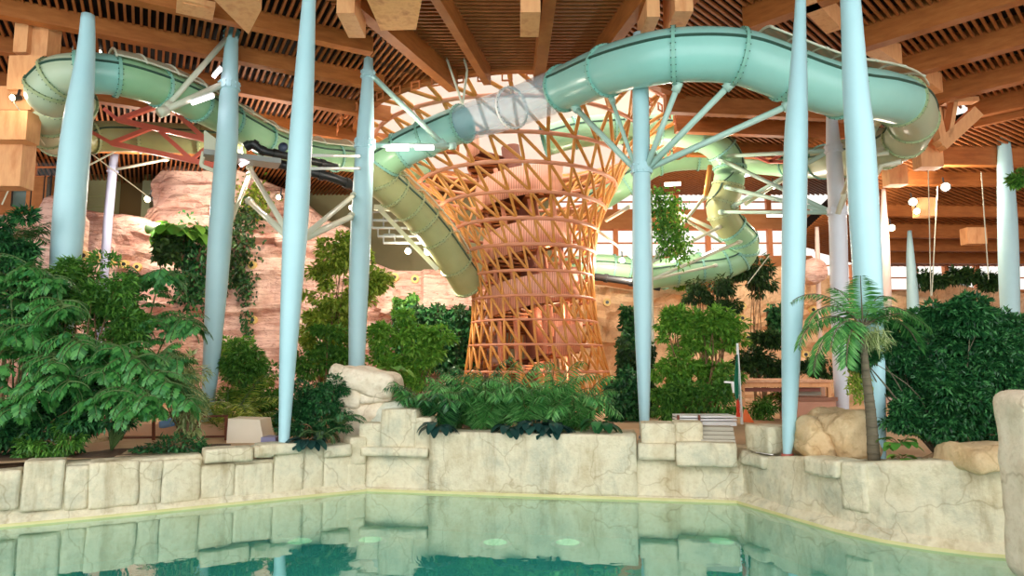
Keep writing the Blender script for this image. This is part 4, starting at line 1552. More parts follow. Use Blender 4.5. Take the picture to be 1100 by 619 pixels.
mO = noisy('flake_board', [(206, 140, 76), (226, 164, 98), (188, 120, 62)], 2.2, rough=.7, detail=3)
mb = MB()
z0 = 14.3
pp = [Pz(x, y, z0) for x, y in ((388, -14), (456, -14), (447, 32), (409, 33))]
mb.add([(p.x, p.y, z0) for p in pp] + [(p.x, p.y, ZR) for p in pp], [(0, 1, 2, 3), (7, 6, 5, 4), (0, 4, 5, 1), (1, 5, 6, 2), (2, 6, 7, 3), (3, 7, 4, 0)])
tag(mb.build('ceiling_box', mO), 'big flake board box hanging under the roof left of centre', 'box')
mb = MB()
z0 = 14.0
pp = [Pz(x, y, z0) for x, y in ((222, -8), (276, -8), (281, 10), (267, 37))]
mb.add([(p.x, p.y, z0) for p in pp] + [(p.x, p.y, ZR) for p in pp], [(0, 1, 2, 3), (7, 6, 5, 4), (0, 4, 5, 1), (1, 5, 6, 2), (2, 6, 7, 3), (3, 7, 4, 0)])
tag(mb.build('ceiling_box', M_lwood), 'wedge shaped timber block above the second column', 'box')
for lab, px, py, w, h in (('short timber block under the roof at the foot of the first radial beam', 371, 6, .55, .8), ('timber block on the radial beam above the tower', 570, 5, .6, .9), ('small timber block hung right of the tower beam', 702, 10, .4, .8), ('timber beam end hanging over the big teal slide', 735, 4, .55, 1.2)):
    p = Pz(px, py + 8, 14.1)
    mb = MB(); mb.abox((p.x - w / 2, p.y, 14.1), (p.x + w / 2, p.y + 1.6, ZR)); tag(mb.build('timber_block', M_lwood), lab, 'timber')
t = thing('square_lamp', 'small square framed lamp panel under the left roof', 'lamp', Pz(210, 7, 14.9))
c = Pz(210, 8, 14.9)
mb = MB(); mb.box(c, ((.88, .47, 0), (-.47, .88, 0), (0, 0, 1)), (.55, .5, .08)); mb.build('frame', M_lwood, t)
mb = MB(); mb.box(c - Vector((0, 0, .09)), ((.88, .47, 0), (-.47, .88, 0), (0, 0, 1)), (.38, .34, .02)); mb.build('diffuser', M_lwood, t)
t = thing('roof_bracket', 'rosy steel bracket joining the leftmost column to the roof', 'bracket', P(95, 14, 23.6))
for a, b in (((90, 14), (93, 2)), ((97, 14), (96, 2)), ((96, 5), (120, 18)), ((104, 0), (122, 14)), ((110, 0), (104, 36))):
    mb = MB(); mb.bar(P(*a, 23.6), P(*b, 23.6), .14, .14); mb.build('plate', plain('rosy_steel', (196, 120, 104), .5) if 'rosy_steel' not in MATS else MATS['rosy_steel'], t)
# thin hanging rods and cables
def cable(label, a, b, r=.025, mat=M_strutw):
    mb = MB(); mb.tube([P(*a), P(*b)], r, 6)
    tag(mb.build('cable', mat), label, 'cable')


cable('left of two long cables hanging from the right roof', (997, 178, 33), (1000, 318, 33))
cable('right of two long cables hanging from the right roof', (1007, 200, 34), (1001, 318, 34))
cable('long cable hanging between the dark bush and the rightmost column', (1054, 185, 32), (1062, 300, 32))
cable('cable slanting from the leftmost timber blocks down to the rock', (55, 102, 24), (2, 220, 24))
cable('cable running from the far left floodlight behind the spiral slide', (15, 110, 22), (48, 156, 24))
cable('white cable crossing under the red truss', (95, 178, 31), (172, 137, 31), .04)
cable('cable slanting down from the red truss to the pink rock', (98, 165, 31), (160, 212, 34))
cable('slanted cable from the leftmost column over the slide to the roof', (80, 42, 25), (77, 60, 25))
cable('cable slanting up from the dark hanging bush right of the S curve slide', (803, 305, 34), (826, 275, 34))
t = thing('hanging_rods', 'slim white hanging rods with a cross bar before the round opening', 'hanger', P(468, 28, 25))
for a, b in (((466, 0), (469, 31)), ((469, 31), (496, 110)), ((480, 18), (469, 31)), ((480, 0), (502, 75)), ((502, 75), (497, 112))):
    mb = MB(); mb.tube([P(*a, 26), P(*b, 26)], .05, 6); mb.build('rod', M_strutw, t)

# ------------------------------------------------------------------ back building left: shaded facade with doorway
t = thing('facade_panel', 'olive grey facade with a dark brown doorway above the pink rock', 'facade', P(120, 235, 44))
a = P(60, 240, 44); b = P(166, 128, 44)
mb = MB(); mb.abox((a.x, 44, a.z), (P(124, 200, 44).x, 44.6, b.z)); mb.abox((P(153, 200, 44).x, 44, a.z), (b.x, 44.6, b.z)); mb.abox((a.x, 44, P(130, 168, 44).z), (b.x, 44.6, b.z))
mb.build('panel', noisy('olive_panel', [(146, 150, 112), (160, 162, 124)], .3, rough=.7), t)
mb = MB(); mb.abox((P(122, 200, 44).x, 44.7, a.z), (P(156, 200, 44).x, 44.8, P(130, 166, 44).z)); mb.build('doorway', plain('door_brown', (96, 74, 34), .7), t)
mb = MB(); mb.abox((P(122, 200, 44).x, 43.9, P(130, 175, 44).z), (P(156, 200, 44).x, 44.1, P(130, 167, 44).z)); mb.build('lintel', plain('lintel_brown', (88, 44, 24), .7), t)
mb = MB()
for (x0, y0, x1, y1) in ((90, 211, 117, 211), (90, 222, 117, 222), (113, 217, 117, 211)): mb.bar(P(x0, y0, 43.8), P(x1, y1, 43.8), .05, .05)
mb.build('rail', M_olive, t)
t = thing('glass_screen', 'grey green curved glass screen below the far left windows', 'screen', P(35, 205, 33))
mb = MB(); vs = []
for i in range(13):
    p = P(14 + i * 3.4, 200, 39.6); y = 39.6 + .6 * math.sin(i / 12 * math.pi)
    for pyv in (222, 188): vs.append((p.x, y, P(20, pyv, 39.6).z))
    for pyv in (188, 222): vs.append((p.x, y + .06, P(20, pyv, 39.6).z))
mb.add(vs, [(i * 4 + j, i * 4 + 4 + j, i * 4 + 4 + (j + 1) % 4, i * 4 + (j + 1) % 4) for i in range(12) for j in range(4)])
mb.build('pane', noisy('tinted_glass', [(84, 104, 102), (96, 120, 116)], .5, rough=.25), t, True)
mb = MB()
for i in (0, 4, 8, 12):
    p = P(14 + i * 3.4, 200, 39.5); mb.bar((p.x, 39.5 + .6 * math.sin(i / 12 * math.pi), P(20, 222, 39.6).z), (p.x, 39.5 + .6 * math.sin(i / 12 * math.pi), P(20, 187, 39.6).z), .07, .07)
mb.build('mullions', M_black, t)

# ------------------------------------------------------------------ kiosk, steps, flag, terrace things
t = thing('kiosk', 'low peach kiosk with ribbed canopy roof behind the slender column', 'kiosk', P(848, 455, 27))
zf = lambda py, Y=27: P(550, py, Y).z
xk = lambda px, Y=27: P(px, 430, Y).x
mb = MB()
for i in range(56):
    x = xk(796) + (xk(893) - xk(796)) * (i + .5) / 56
    mb.box((x, 28.2, zf(409.5)), ((1, 0, 0), (0, 1, 0), (0, 0, 1)), (.022, 1.4, .05))
mb.abox((xk(795), 26.85, zf(410)), (xk(895), 29.6, zf(408.6)))
mb.build('roof', noisy('canopy_peach', [(226, 172, 134), (236, 188, 150)], 1, rough=.6), t)
mb = MB(); mb.abox((xk(797), 26.95, zf(416)), (xk(893), 27.05, zf(410.5))); mb.build('fascia', M_lwood, t)
mb = MB(); mb.abox((xk(797), 27.0, 1.22), (xk(800.5), 27.15, zf(411))); mb.build('post', M_lwood, t)
mb = MB(); mb.abox((xk(890), 27.0, zf(427)), (xk(893.5), 27.15, zf(411))); mb.build('post', M_lwood, t)
mb = MB(); mb.abox((xk(856), 27.1, 1.22), (xk(899), 28.8, zf(427))); mb.build('counter', noisy('counter_rosy', [(186, 134, 108), (200, 148, 122)], .8, rough=.7), t)
mb = MB(); mb.abox((xk(855), 27.0, zf(431)), (xk(900), 27.12, zf(427))); mb.build('counter_top', plain('counter_brown', (140, 92, 66), .6), t)
mb = MB(); mb.abox((xk(860), 27.6, zf(426)), (xk(890), 27.7, zf(417))); mb.build('screen', plain('screen_grey', (160, 152, 132), .5), t)
mb = MB(); mb.abox((xk(800), 27.2, zf(421)), (xk(884), 27.3, zf(417))); mb.build('beam', plain('kiosk_beam', (120, 62, 44), .6), t)

t = thing('deck_box', 'pale slatted box bench behind the right pool steps', 'bench', P(762, 455, 20.5))
for k, (y0, y1) in enumerate(((447, 449), (450.2, 452.4), (453.6, 458))):
    a = P(730, y1, 20.3); b = P(792, y0, 20.3)
    mb = MB(); mb.abox((a.x, 20.3 + k * .03, a.z), (b.x, 21.2, b.z)); mb.build('slat', M_white, t)
for px in (728.5, 751):
    mb = MB(); p = P(px, 458, 20.2); q = P(px, 446, 20.2); mb.bar(p, q, .06, .06); mb.build('post', M_core, t)

t = thing('flagpole', 'white leaning flagpole with a furled green white and red flag', 'flag', P(797, 455, 19.6))
mb = MB(); mb.tube([P(792, 369, 19.6), P(797, 456, 19.6)], [.035, .045], 10); mb.build('pole', M_white, t, True)


def flagpart(rows, mat):
    mb = MB(); vs = []
    m = 9
    for k, (py, x0, x1) in enumerate(rows):
        for j in range(m):
            q = P(x0 + (x1 - x0) * j / (m - 1), py, 19.55 + .07 * math.sin(j * 1.9 + k * .5))
            vs.append(q)
        for j in range(m)[::-1]:
            q = P(x0 + (x1 - x0) * j / (m - 1), py, 19.62 + .07 * math.sin(j * 1.9 + k * .5)); vs.append(q)
    n = 2 * m
    mb.add(vs, [(i * n + j, i * n + (j + 1) % n, (i + 1) * n + (j + 1) % n, (i + 1) * n + j) for i in range(len(rows) - 1) for j in range(n)])
    mb.build('cloth', mat, t, True)


flagpart([(381, 791, 793), (395, 789.5, 794), (410, 788.5, 794.5), (422, 789, 795), (430, 790.5, 795)], plain('flag_green', (10, 112, 78), .7))
flagpart([(424, 793, 795.5), (434, 793.5, 796), (444, 794, 796.5)], plain('flag_white', (232, 224, 214), .7))
flagpart([(428, 791.5, 794), (436, 791, 796), (448, 791, 796.5)], plain('flag_red', (216, 66, 34), .7))
mb = MB(); c = P(802.5, 452, 21); mb.tube([P(801, 440, 21), P(801.5, 445, 21), P(803, 452, 21), P(803, 453.5, 21)], [.03, .08, .16, .2], 12)
tag(mb.build('traffic_cone', plain('cone_orange', (226, 104, 44), .5), None, True), 'orange cone standing right of the flagpole', 'cone')
mb = MB(); c = P(760, 446, 22); mb.bar(P(778, 410.5, 22), P(788, 411, 22), .06, .06); mb.bar(P(787, 411, 22), P(789, 422, 22), .1, .1)
tag(mb.build('bracket_arm', M_white), 'short white arm left of the flagpole', 'bracket')

# left terrace: railing, plinth, low wall
t = thing('railing', 'dark railing on the left terrace behind the bamboo', 'railing', P(200, 470, 20.5))
for y in (448, 470):
    mb = MB(); mb.bar(P(95, y + 1, 20.6), P(245, y - 1, 21.5), .06, .06); mb.build('rail', M_core, t)
for px in (104, 128, 165, 214, 243):
    mb = MB(); mb.bar(P(px, 448, 20.7), P(px, 484, 20.7), .07, .07); mb.build('post', M_core, t)
mb = MB()
a = [P(x, y, 20) for x, y in ((243, 478), (284, 478), (279, 451), (245, 450))]
mb.add(a + [Vector((p.x + .0, p.y + .9, p.z)) for p in a], [(0, 1, 2, 3), (7, 6, 5, 4), (0, 4, 5, 1), (1, 5, 6, 2), (2, 6, 7, 3), (3, 7, 4, 0)])
tag(mb.build('plinth', noisy('plinth_cream', [(238, 222, 196), (244, 230, 208)], 1, rough=.7)), 'cream tapered plinth behind the left pool wall', 'plinth')
mb = MB(); p = P(92, 486, 22); q = P(240, 455, 22)
mb.rbox(((p.x + q.x) / 2, 22.3, (1.2 + q.z) / 2), ((1, 0, 0), (0, 1, 0), (0, 0, 1)), ((q.x - p.x) / 2, .3, (q.z - 1.2) / 2), .04, .4, .02, 1, 3)
tag(mb.build('parapet', noisy('peach_render', [(226, 176, 138), (238, 196, 160)], .8, rough=.8)), 'low peach parapet behind the railing on the left terrace', 'parapet')
mb = MB(); p = P(170, 462, 21.6); q = P(188, 448, 21.6); mb.rbox(((p.x + q.x) / 2, 21.7, (p.z + q.z) / 2), ((1, 0, .2), (0, 1, 0), (-.2, 0, 1)), ((q.x - p.x) / 2, .15, (q.z - p.z) / 3), .08, .1, .02, 2, 1)
tag(mb.build('towel', plain('towel_blue', (130, 178, 226), .9), None, True), 'light blue towel hung on the left terrace railing', 'towel')
mb = MB(); p = P(280, 478, 19.6); q = P(296, 470, 19.6); mb.abox((p.x, 19.6, 1.22), (q.x, 20.2, q.z)); tag(mb.build('bench_block', plain('lilac_block', (140, 136, 170), .6)), 'small lilac block beside the foot of the tall left column', 'block')
# ------------------------------------------------------------------ plants
def rnd(n): return RNG.normal(size=(n, 3))


def crown(mb, c, rad, n, L, W, clumps=14, droop=.25, csize=.38, shell=.75):
    c = np.array(c); rad = np.array(rad)
    d = rnd(clumps); d /= np.linalg.norm(d, axis=1, keepdims=True)
    cc = c + d * rad * (shell * RNG.uniform(.4, 1.3, (clumps, 1)))
    sz = RNG.uniform(.55, 1.3, (clumps, 1))
    k = RNG.integers(0, clumps, n)
    e = rnd(n); e /= np.linalg.norm(e, axis=1, keepdims=True)
    rr = RNG.uniform(.3, 1, (n, 1)) ** .5
    pos = cc[k] + e * rr * rad.mean() * csize * sz[k] * np.array([1.3, 1, .62])
    out = (pos - c) / rad
    dr = out * .5 + e * .6 + rnd(n) * .45 + np.array([0, 0, -droop])
    nr = np.array([0, 0, 1.0]) + e * .5 + rnd(n) * .35
    mb.leaves(pos, dr, nr, L * RNG.uniform(.7, 1.25, n), W * RNG.uniform(.7, 1.2, n))
    return cc


def branches(mb, foot, cc, r, bend=.3):
    foot = Vector(foot)
    for q in cc:
        q = Vector(q)
        m = foot.lerp(q, .5) + Vector((random.uniform(-bend, bend), random.uniform(-bend, bend), .25))
        mb.tube(catmull([foot, m, q], 4), [r * (1 - .75 * i / 8) for i in range(9)], 6)


def plant(name, label, cat, foot, group=None): return thing(name, label, cat, foot, group)


def tree(name, label, cat, Y, foot_px, crowns, mat, n, L, W, trunk_r=.06, clumps=14, droop=.25, csize=.38, zfoot=None, tmat=None, dys=.3):
    """crowns: (px,py,rx px,ry px,share)"""
    foot = P(foot_px[0], foot_px[1], Y)
    if Y > 19.5: foot.z = 1.22
    if zfoot is not None: foot.z = zfoot
    t = plant(name, label, cat, foot)
    mb = MB(); tb = MB()
    for (px, py, rx, ry, sh) in crowns:
        dy = random.uniform(-dys, dys)
        c = P(px, py, Y + dy)
        cc = crown(mb, c, (rx * Y / F, min(rx, ry) * Y / F * .8, ry * Y / F), int(n * sh), L, W, max(4, int(clumps * (.5 + sh))), droop, csize)
        branches(tb, foot, [c + (Vector(q) - c) * .6 for q in cc[:4]], trunk_r)
    mb.build('foliage', mat, t)
    tb.build('trunk', tmat or M_trunk, t, True)
    return t


def frond(mb, base, dirv, length, arch, nl=22, ll=.3, lw=.035, hang=.4, stem=None, vee=.5, wedge=False):
    """pinnate frond: arching midrib with leaflets both sides"""
    base = Vector(base); d = Vector(dirv).normalized()
    pts = []
    p = base.copy(); v = d.copy()
    k = 14
    for i in range(k + 1):
        pts.append(p.copy())
        p = p + v * (length / k)
        v = (v + Vector((0, 0, -arch / k * (0.4 + 1.4 * i / k)))).normalized()
    (stem or mb).tube(pts, [.018 * (1 - .8 * i / k) + .004 for i in range(k + 1)], 5, caps=False)
    pos = []; dr = []; nr = []; LL = []
    for j in range(nl):
        f = .16 + .84 * j / (nl - 1)
        i = min(k - 1, int(f * k)); q = pts[i].lerp(pts[i + 1], f * k - i)
        tg = (pts[i + 1] - pts[i]).normalized()
        s = tg.cross(Vector((0, 0, 1)))
        if s.length < .1: s = Vector((1, 0, 0))
        s.normalize(); u = s.cross(tg)
        for sd in (-1, 1):
            w = s * sd + tg * vee + u * .15 + Vector((0, 0, -hang)) + Vector((random.uniform(-.12, .12), random.uniform(-.12, .12), random.uniform(-.1, .1)))
            pos.append(q); dr.append(w); nr.append(u + s * sd * -.3)
            LL.append(ll * (math.sin(math.pi * min(1, .12 + f * .82)) ** .6 * .8 + .25) * random.uniform(.85, 1.1))
    pos = np.array([tuple(x) for x in pos]); dr = np.array([tuple(x) for x in dr]); nr = np.array([tuple(x) for x in nr]); LL = np.array(LL)
    if not wedge:
        mb.leaves(pos, dr, nr, LL, lw, .12)
    else:
        fishtails(mb, pos, dr, nr, LL)
    return pts


def fishtails(mb, pos, dr, nr, L):
    """wedge leaflets with a ragged tip"""
    dr = dr / np.linalg.norm(dr, axis=1, keepdims=True)
    s = np.cross(dr, nr); s /= np.linalg.norm(s, axis=1, keepdims=True) + 1e-9
    L = L.reshape(-1, 1)
    a = pos
    b = pos + dr * L * .8 - s * L * .22
    c = pos + dr * L * .74 - s * L * .05
    d = pos + dr * L * 1.02 + s * L * .08
    e = pos + dr * L * .72 + s * L * .13
    f = pos + dr * L * .68 + s * L * .26
    V = np.stack([a, b, c, d, e, f], axis=1).reshape(-1, 3)
    n0 = mb.n
    mb.v.extend(map(tuple, V.tolist()))
    for i in range(len(pos)):
        o = n0 + i * 6
        mb.f.append((o, o + 1, o + 2, o + 3, o + 4, o + 5))
    mb.n += len(V)


def fishtail_palm(label, foot, tops, Y, group=None):
    """tops: (px,py) spots the bipinnate fronds reach"""
    t = plant('fishtail_palm', label, 'palm', foot, group)
    mb = MB(); tb = MB()
    foot = Vector(foot)
    for (px, py, dy) in tops:
        tip = P(px, py, Y + dy)
        mid = foot.lerp(tip, .6) + Vector((0, .2, .34 * (tip - foot).length))
        pts = catmull([foot, mid, tip], 10)
        tb.tube(pts, [.03 - .024 * i / 20 for i in range(21)], 6)
        for i in range(8, 21):
            tg = (pts[min(20, i + 1)] - pts[i - 1]).normalized()
            s = tg.cross(Vector((0, 0, 1))); s.normalize()
            for sd in (-1, 1):
                v = s * sd + tg * .6 + Vector((random.uniform(-.6, .6), random.uniform(-.7, .3), random.uniform(-.7, .45)))
                ln = random.uniform(.45, .95) * (1.1 - .5 * abs(i - 13) / 7)
                frond(mb, pts[i], v, ln, random.uniform(.8, 1.9), 8, random.uniform(.22, .3), .1, random.uniform(.6, 1.5), tb, .5, True)
    mb.build('foliage', L_fish, t)
    tb.build('stems', M_stem, t, True)
    return t


def feather_palm(name, label, foot, nfr, length, mat, Y=None, ll=.34, lw=.035, arch=1.5, up=.9, nl=24, hang=.4, group=None, cat='palm', spread=1.0, stemh=0.0, tilt=(0, 0)):
    foot = Vector(foot)
    t = plant(name, label, cat, foot, group)
    mb = MB(); tb = MB()
    b = foot + Vector((tilt[0], tilt[1], stemh))
    a0 = random.uniform(0, 6)
    for i in range(nfr):
        a = a0 + i * 2.399
        el = up * random.uniform(.5, 1.35)
        d = Vector((math.cos(a) * spread, math.sin(a) * spread, el))
        frond(mb, b + Vector((math.cos(a), math.sin(a), 0)) * .05, d, length * random.uniform(.75, 1.15), arch * random.uniform(.8, 1.2), nl, ll, lw, hang, tb)
    if stemh > 0:
        for k in range(3):
            tb.tube([foot + Vector((.06 * math.cos(k * 2.1), .06 * math.sin(k * 2.1), 0)), b], [.035, .025], 7)
    mb.build('foliage', mat, t)
    tb.build('stems', M_stem, t, True)
    return t


def broadleaf(name, label, foot, n, L, W, mat, el=(.2, .9), droop=.8, stalk=.5, cat='plant', group=None):
    foot = Vector(foot)
    t = plant(name, label, cat, foot, group)
    mb = MB(); tb = MB()
    for i in range(n):
        a = i * 2.399 + random.uniform(-.3, .3)
        e = random.uniform(*el)
        d = Vector((math.cos(a), math.sin(a), e)).normalized()
        q = foot + d * stalk * random.uniform(.5, 1.1)
        tb.tube([foot, q], [.015, .01], 5, caps=False)
        l = L * random.uniform(.75, 1.15); w = W * random.uniform(.85, 1.15)
        v = Vector((d.x, d.y, d.z * .3 - .15)).normalized()
        s = v.cross(Vector((0, 0, 1))).normalized()
        rows = 6; vs = []
        p = q.copy(); vv = v.copy()
        for r in range(rows + 1):
            f = r / rows
            ww = w * .5 * math.sin(math.pi * min(.98, f * .9 + .06)) ** .8
            u = s.cross(vv)
            vs += [p - s * ww + u * ww * .25, p.copy(), p + s * ww + u * ww * .25]
            p = p + vv * (l / rows)
            vv = (vv + Vector((0, 0, -droop / rows))).normalized()
        mb.add(vs, [(r * 3 + j, r * 3 + j + 1, r * 3 + j + 4, r * 3 + j + 3) for r in range(rows) for j in (0, 1)])
    mb.build('foliage', mat, t, True)
    tb.build('stalks', M_trunk, t)
    return t


def vine(label, pts, Y, mat, n, L=.22, W=.13, spread=.18, cat='vine', name='hanging_vine'):
    W_ = catmull([P(px, py, Y) if Y else on_rock(px, py, .35) for px, py in pts], 6)
    t = plant(name, label, cat, W_[0])
    tb = MB(); tb.tube(W_, .02, 5); tb.build('stem', M_trunk, t)
    mb = MB()
    arr = np.array([tuple(p) for p in W_])
    k = RNG.integers(0, len(arr), n)
    pos = arr[k] + rnd(n) * np.array([spread, spread * .6, spread])
    dr = rnd(n) * .6 + np.array([0, -.3, -.7])
    mb.leaves(pos, dr, rnd(n) * .5 + np.array([0, -1, .4]), L * RNG.uniform(.7, 1.2, n), W)
    mb.build('foliage', mat, t)
    return t


def leafwall(name, label, px0, px1, py0, py1, Y, mat, n, L=.25, W=.15, cat='green wall', rag=.4):
    a = P(px0, py1, Y); b = P(px1, py0, Y)
    t = plant(name, label, cat, Vector(((a.x + b.x) / 2, Y, a.z)))
    mb = MB()
    pos = np.stack([RNG.uniform(a.x, b.x, n), Y - np.abs(RNG.normal(size=n)) * .3, a.z + (b.z - a.z) * RNG.uniform(0, 1, n) ** .9], axis=1)
    nz = np.array([noise.noise(Vector((p[0] * .8, p[2] * .8, 1))) for p in pos])
    pos[:, 1] -= nz * rag
    pos[:, 2] += np.array([noise.noise(Vector((p[0] * 1.4, 0, 4))) for p in pos]) * rag
    dr = rnd(n) * .6 + np.array([0, -.5, -.5])
    mb.leaves(pos, dr, rnd(n) * .5 + np.array([0, -1, .5]), L * RNG.uniform(.7, 1.3, n), W)
    mb.build('foliage', mat, t)
    mb = MB(); mb.abox((a.x + .1, Y + .25, a.z), (b.x - .1, Y + .5, b.z - .15)); mb.build('backing', M_soil, t)
    return t


# --- left bank
fishtail_palm('big fishtail palm cut by the left edge of the frame', (P(15, 480, 17.4).x, 17.4, 1.3),
              [(-10, 300, 0), (30, 290, -.4), (70, 330, -.6), (10, 360, -1), (60, 390, -1.1), (90, 370, -.6), (-20, 400, -.8), (40, 420, -1.2), (30, 350, -.8), (75, 410, -1.0), (15, 440, -1.3), (55, 300, -.2)], 17.4)
fishtail_palm('second fishtail palm with hanging wedge leaflets, in the middle of the left bank', (P(120, 480, 17.8).x, 17.8, 1.3),
              [(85, 385, -.6), (120, 375, -.8), (150, 390, -.9), (180, 410, -.9), (205, 430, -.8), (160, 425, -1.2), (95, 430, -1.1), (130, 420, -1.2), (190, 385, 0), (110, 400, -1.1), (170, 435, -1.1), (145, 440, -1.3)], 17.8)
fishtail_palm('young fishtail palm at the back with one long frond reaching toward the second column', (P(130, 470, 20).x, 20, 1.3),
              [(150, 300, 0), (185, 296, -.3), (110, 320, -.4), (170, 345, -.6), (212, 350, -.5), (140, 350, -.5)], 20)
tree('ficus_tree', 'fine leaved green tree behind the fishtail palms on the left bank', 'tree', 19, (70, 480),
     [(70, 305, 42, 46, .5), (115, 315, 40, 40, .35), (45, 355, 50, 40, .4), (120, 365, 45, 35, .4)], L_mid, 7500, .2, .075, .05, 22, .2, .3)
tree('ficus_tree', 'dark leaved tree at the far left edge above the fishtail palm', 'tree', 18.6, (-5, 470),
     [(10, 262, 44, 40, .55), (35, 330, 45, 45, .45), (-15, 360, 40, 60, .4)], L_dark, 6000, .24, .08, .05, 18, .3, .32)
feather_palm('feather_palm', 'small palm with stiff feathery fronds at the upper left edge', Vector((P(15, 260, 22).x, 22, 1.22)), 13, 1.5, L_dark, arch=1.2, ll=.5, lw=.045, up=.9, stemh=P(15, 260, 22).z - 1.22)
tree('shrub', 'dense dark undergrowth shrub below the fishtail palms at the left edge', 'shrub', 17.2, (30, 490),
     [(0, 460, 40, 40, .4), (55, 455, 45, 36, .45), (95, 440, 40, 40, .3)], L_dark, 6500, .2, .085, .03, 20, .3, .34)
tree('shrub', 'mid green shrub spilling over the left pool wall behind the fishtail palms', 'shrub', 16.9, (70, 488),
     [(70, 470, 26, 18, .5), (30, 478, 26, 14, .4)], L_mid, 1500, .18, .05, .02, 10, .5, .4)
tree('shrub', 'low creeping shrub on the pool wall in front of the terrace railing', 'shrub', 18.1, (185, 488),
     [(155, 486, 16, 8, .3), (190, 478, 26, 12, .5), (215, 486, 12, 9, .2)], L_dark, 800, .16, .06, .015, 9, .3, .5)
tree('bamboo', 'variegated cream and green bamboo in front of the second column', 'bamboo', 19, (200, 480),
     [(195, 405, 28, 22, .5), (205, 440, 20, 25, .4), (178, 390, 25, 18, .3)], L_vari, 2200, .26, .05, .025, 16, .5, .36)
feather_palm('areca_palm', 'feathery yellow green palm just right of the second column', P(243, 470, 22.4), 16, 3.1, L_yel, ll=.55, lw=.03, arch=1.7, up=1.5, nl=34, spread=.75)
tree('shrub', 'mid green bushes behind the cream plinth between the two left columns', 'shrub', 24.5, (275, 470),
     [(262, 390, 28, 30, .4), (285, 425, 28, 40, .5), (250, 440, 20, 25, .2)], L_mid, 5000, .2, .09, .03, 18, .3, .34)
tree('shrub', 'bright leafy bush at the rock foot behind the second column', 'shrub', 30, (255, 440),
     [(250, 375, 22, 20, .5), (272, 395, 20, 24, .5)], L_bright, 1800, .24, .11, .03, 10, .3, .4)
tree('broadleaf_tree', 'tall yellow green tree between the tall column and the capped rock', 'tree', 31, (350, 440),
     [(375, 275, 32, 24, .3), (365, 315, 42, 35, .5), (350, 350, 32, 35, .3), (345, 385, 26, 30, .2), (400, 300, 18, 24, .15)], L_yel, 6500, .27, .15, .05, 22, .4, .3)
tree('shrub', 'darker leafy bush under the tall yellow green tree', 'shrub', 28.5, (350, 450),
     [(345, 365, 28, 24, .4), (365, 390, 22, 18, .3), (330, 395, 18, 20, .3)], L_mid, 2600, .25, .12, .04, 14, .3, .35)
tree('dense_shrub', 'dense dark green shrub between the tall column and the capped rock', 'shrub', 19.6, (335, 480),
     [(335, 432, 34, 28, .5), (360, 425, 20, 26, .25), (310, 452, 18, 22, .2), (350, 455, 26, 16, .2)], L_dark, 7500, .13, .055, .025, 24, .2, .32)
broadleaf('broad_leaf_plant', 'dark blue green broad leaf plant at the foot of the tall left column', P(330, 474, 18.6), 16, .5, .26, L_blue, (.1, .7), 1.3, .22)
feather_palm('fern', 'small drooping fern against the capped rock', P(366, 455, 19.4), 9, .9, L_dark, ll=.16, lw=.03, arch=2.2, up=.9, nl=20, cat='fern')
feather_palm('fern', 'low fern on the wall top below the capped rock', P(345, 468, 19), 8, .8, L_deep, ll=.15, lw=.03, arch=2.0, up=.7, nl=18, cat='fern')
# --- between capped rock and tower
tree('broadleaf_tree', 'bright green layered tree behind the capped rock', 'tree', 27.5, (440, 450),
     [(432, 360, 34, 24, .5), (465, 372, 22, 22, .3), (418, 392, 22, 18, .2), (450, 400, 20, 16, .2)], L_bright, 4600, .26, .12, .04, 22, .3, .3)
t = broadleaf('philodendron', 'glossy bright philodendron just above the capped rock', P(418, 402, 24), 12, .55, .4, L_bright, (.2, 1), 1.0, .45)
q = P(418, 402, 24); mb = MB(); mb.tube([(q.x, q.y, 1.2), q], .03, 7); mb.build('stem', M_trunk, t)
leafwall('living_wall', 'broad dark green living wall under the rock ledge left of the tower', 426, 507, 332, 398, 37, L_dark, 5200, .34, .2)
leafwall('living_wall', 'small bright patch at the left end of the dark living wall', 424, 448, 320, 345, 37.4, L_mid, 800, .3, .18)
for i, (x, lab) in enumerate(((448, 'left hanging strand on the living wall left of the tower'), (470, 'middle hanging strand on the living wall left of the tower'), (492, 'right hanging strand on the living wall left of the tower'))):
    vine(lab, [(x, 330), (x + 1, 350), (x, 378)], 36.4, L_deep, 240, .25, .12, .2)
# --- planter in front of the tower
for i, (px, py, Y, ln, m, lab) in enumerate([
        (446, 462, 20.4, 1.5, L_palm, 'first planter palm, beside the capped rock'), (470, 464, 20.0, 1.5, L_dark, 'second planter palm from the capped rock, dark and dense'),
        (492, 460, 20.8, 1.7, L_palm, 'third planter palm, before the left foot of the tower'), (520, 464, 20.2, 1.5, L_palm, 'low planter palm left of the tower middle'),
        (541, 458, 20.6, 1.9, L_palm, 'tall planter palm before the middle of the tower'), (566, 466, 20.0, 1.6, L_palm, 'planter palm just right of the tall middle one'),
        (592, 462, 20.5, 2.0, L_palm, 'tallest planter palm before the right half of the tower'), (618, 464, 20.2, 1.6, L_palm, 'last planter palm before the right foot of the tower'), (508, 455, 21.6, 1.8, L_dark, 'dark palm deep in the planter against the tower foot')]):
    c = P(px, py, Y); c.z = 1.48
    feather_palm('planter_palm', lab, c, 15, ln * 1.3, m, ll=.5, lw=.05, arch=2.2, up=2.7, nl=24, hang=.9, spread=.75)
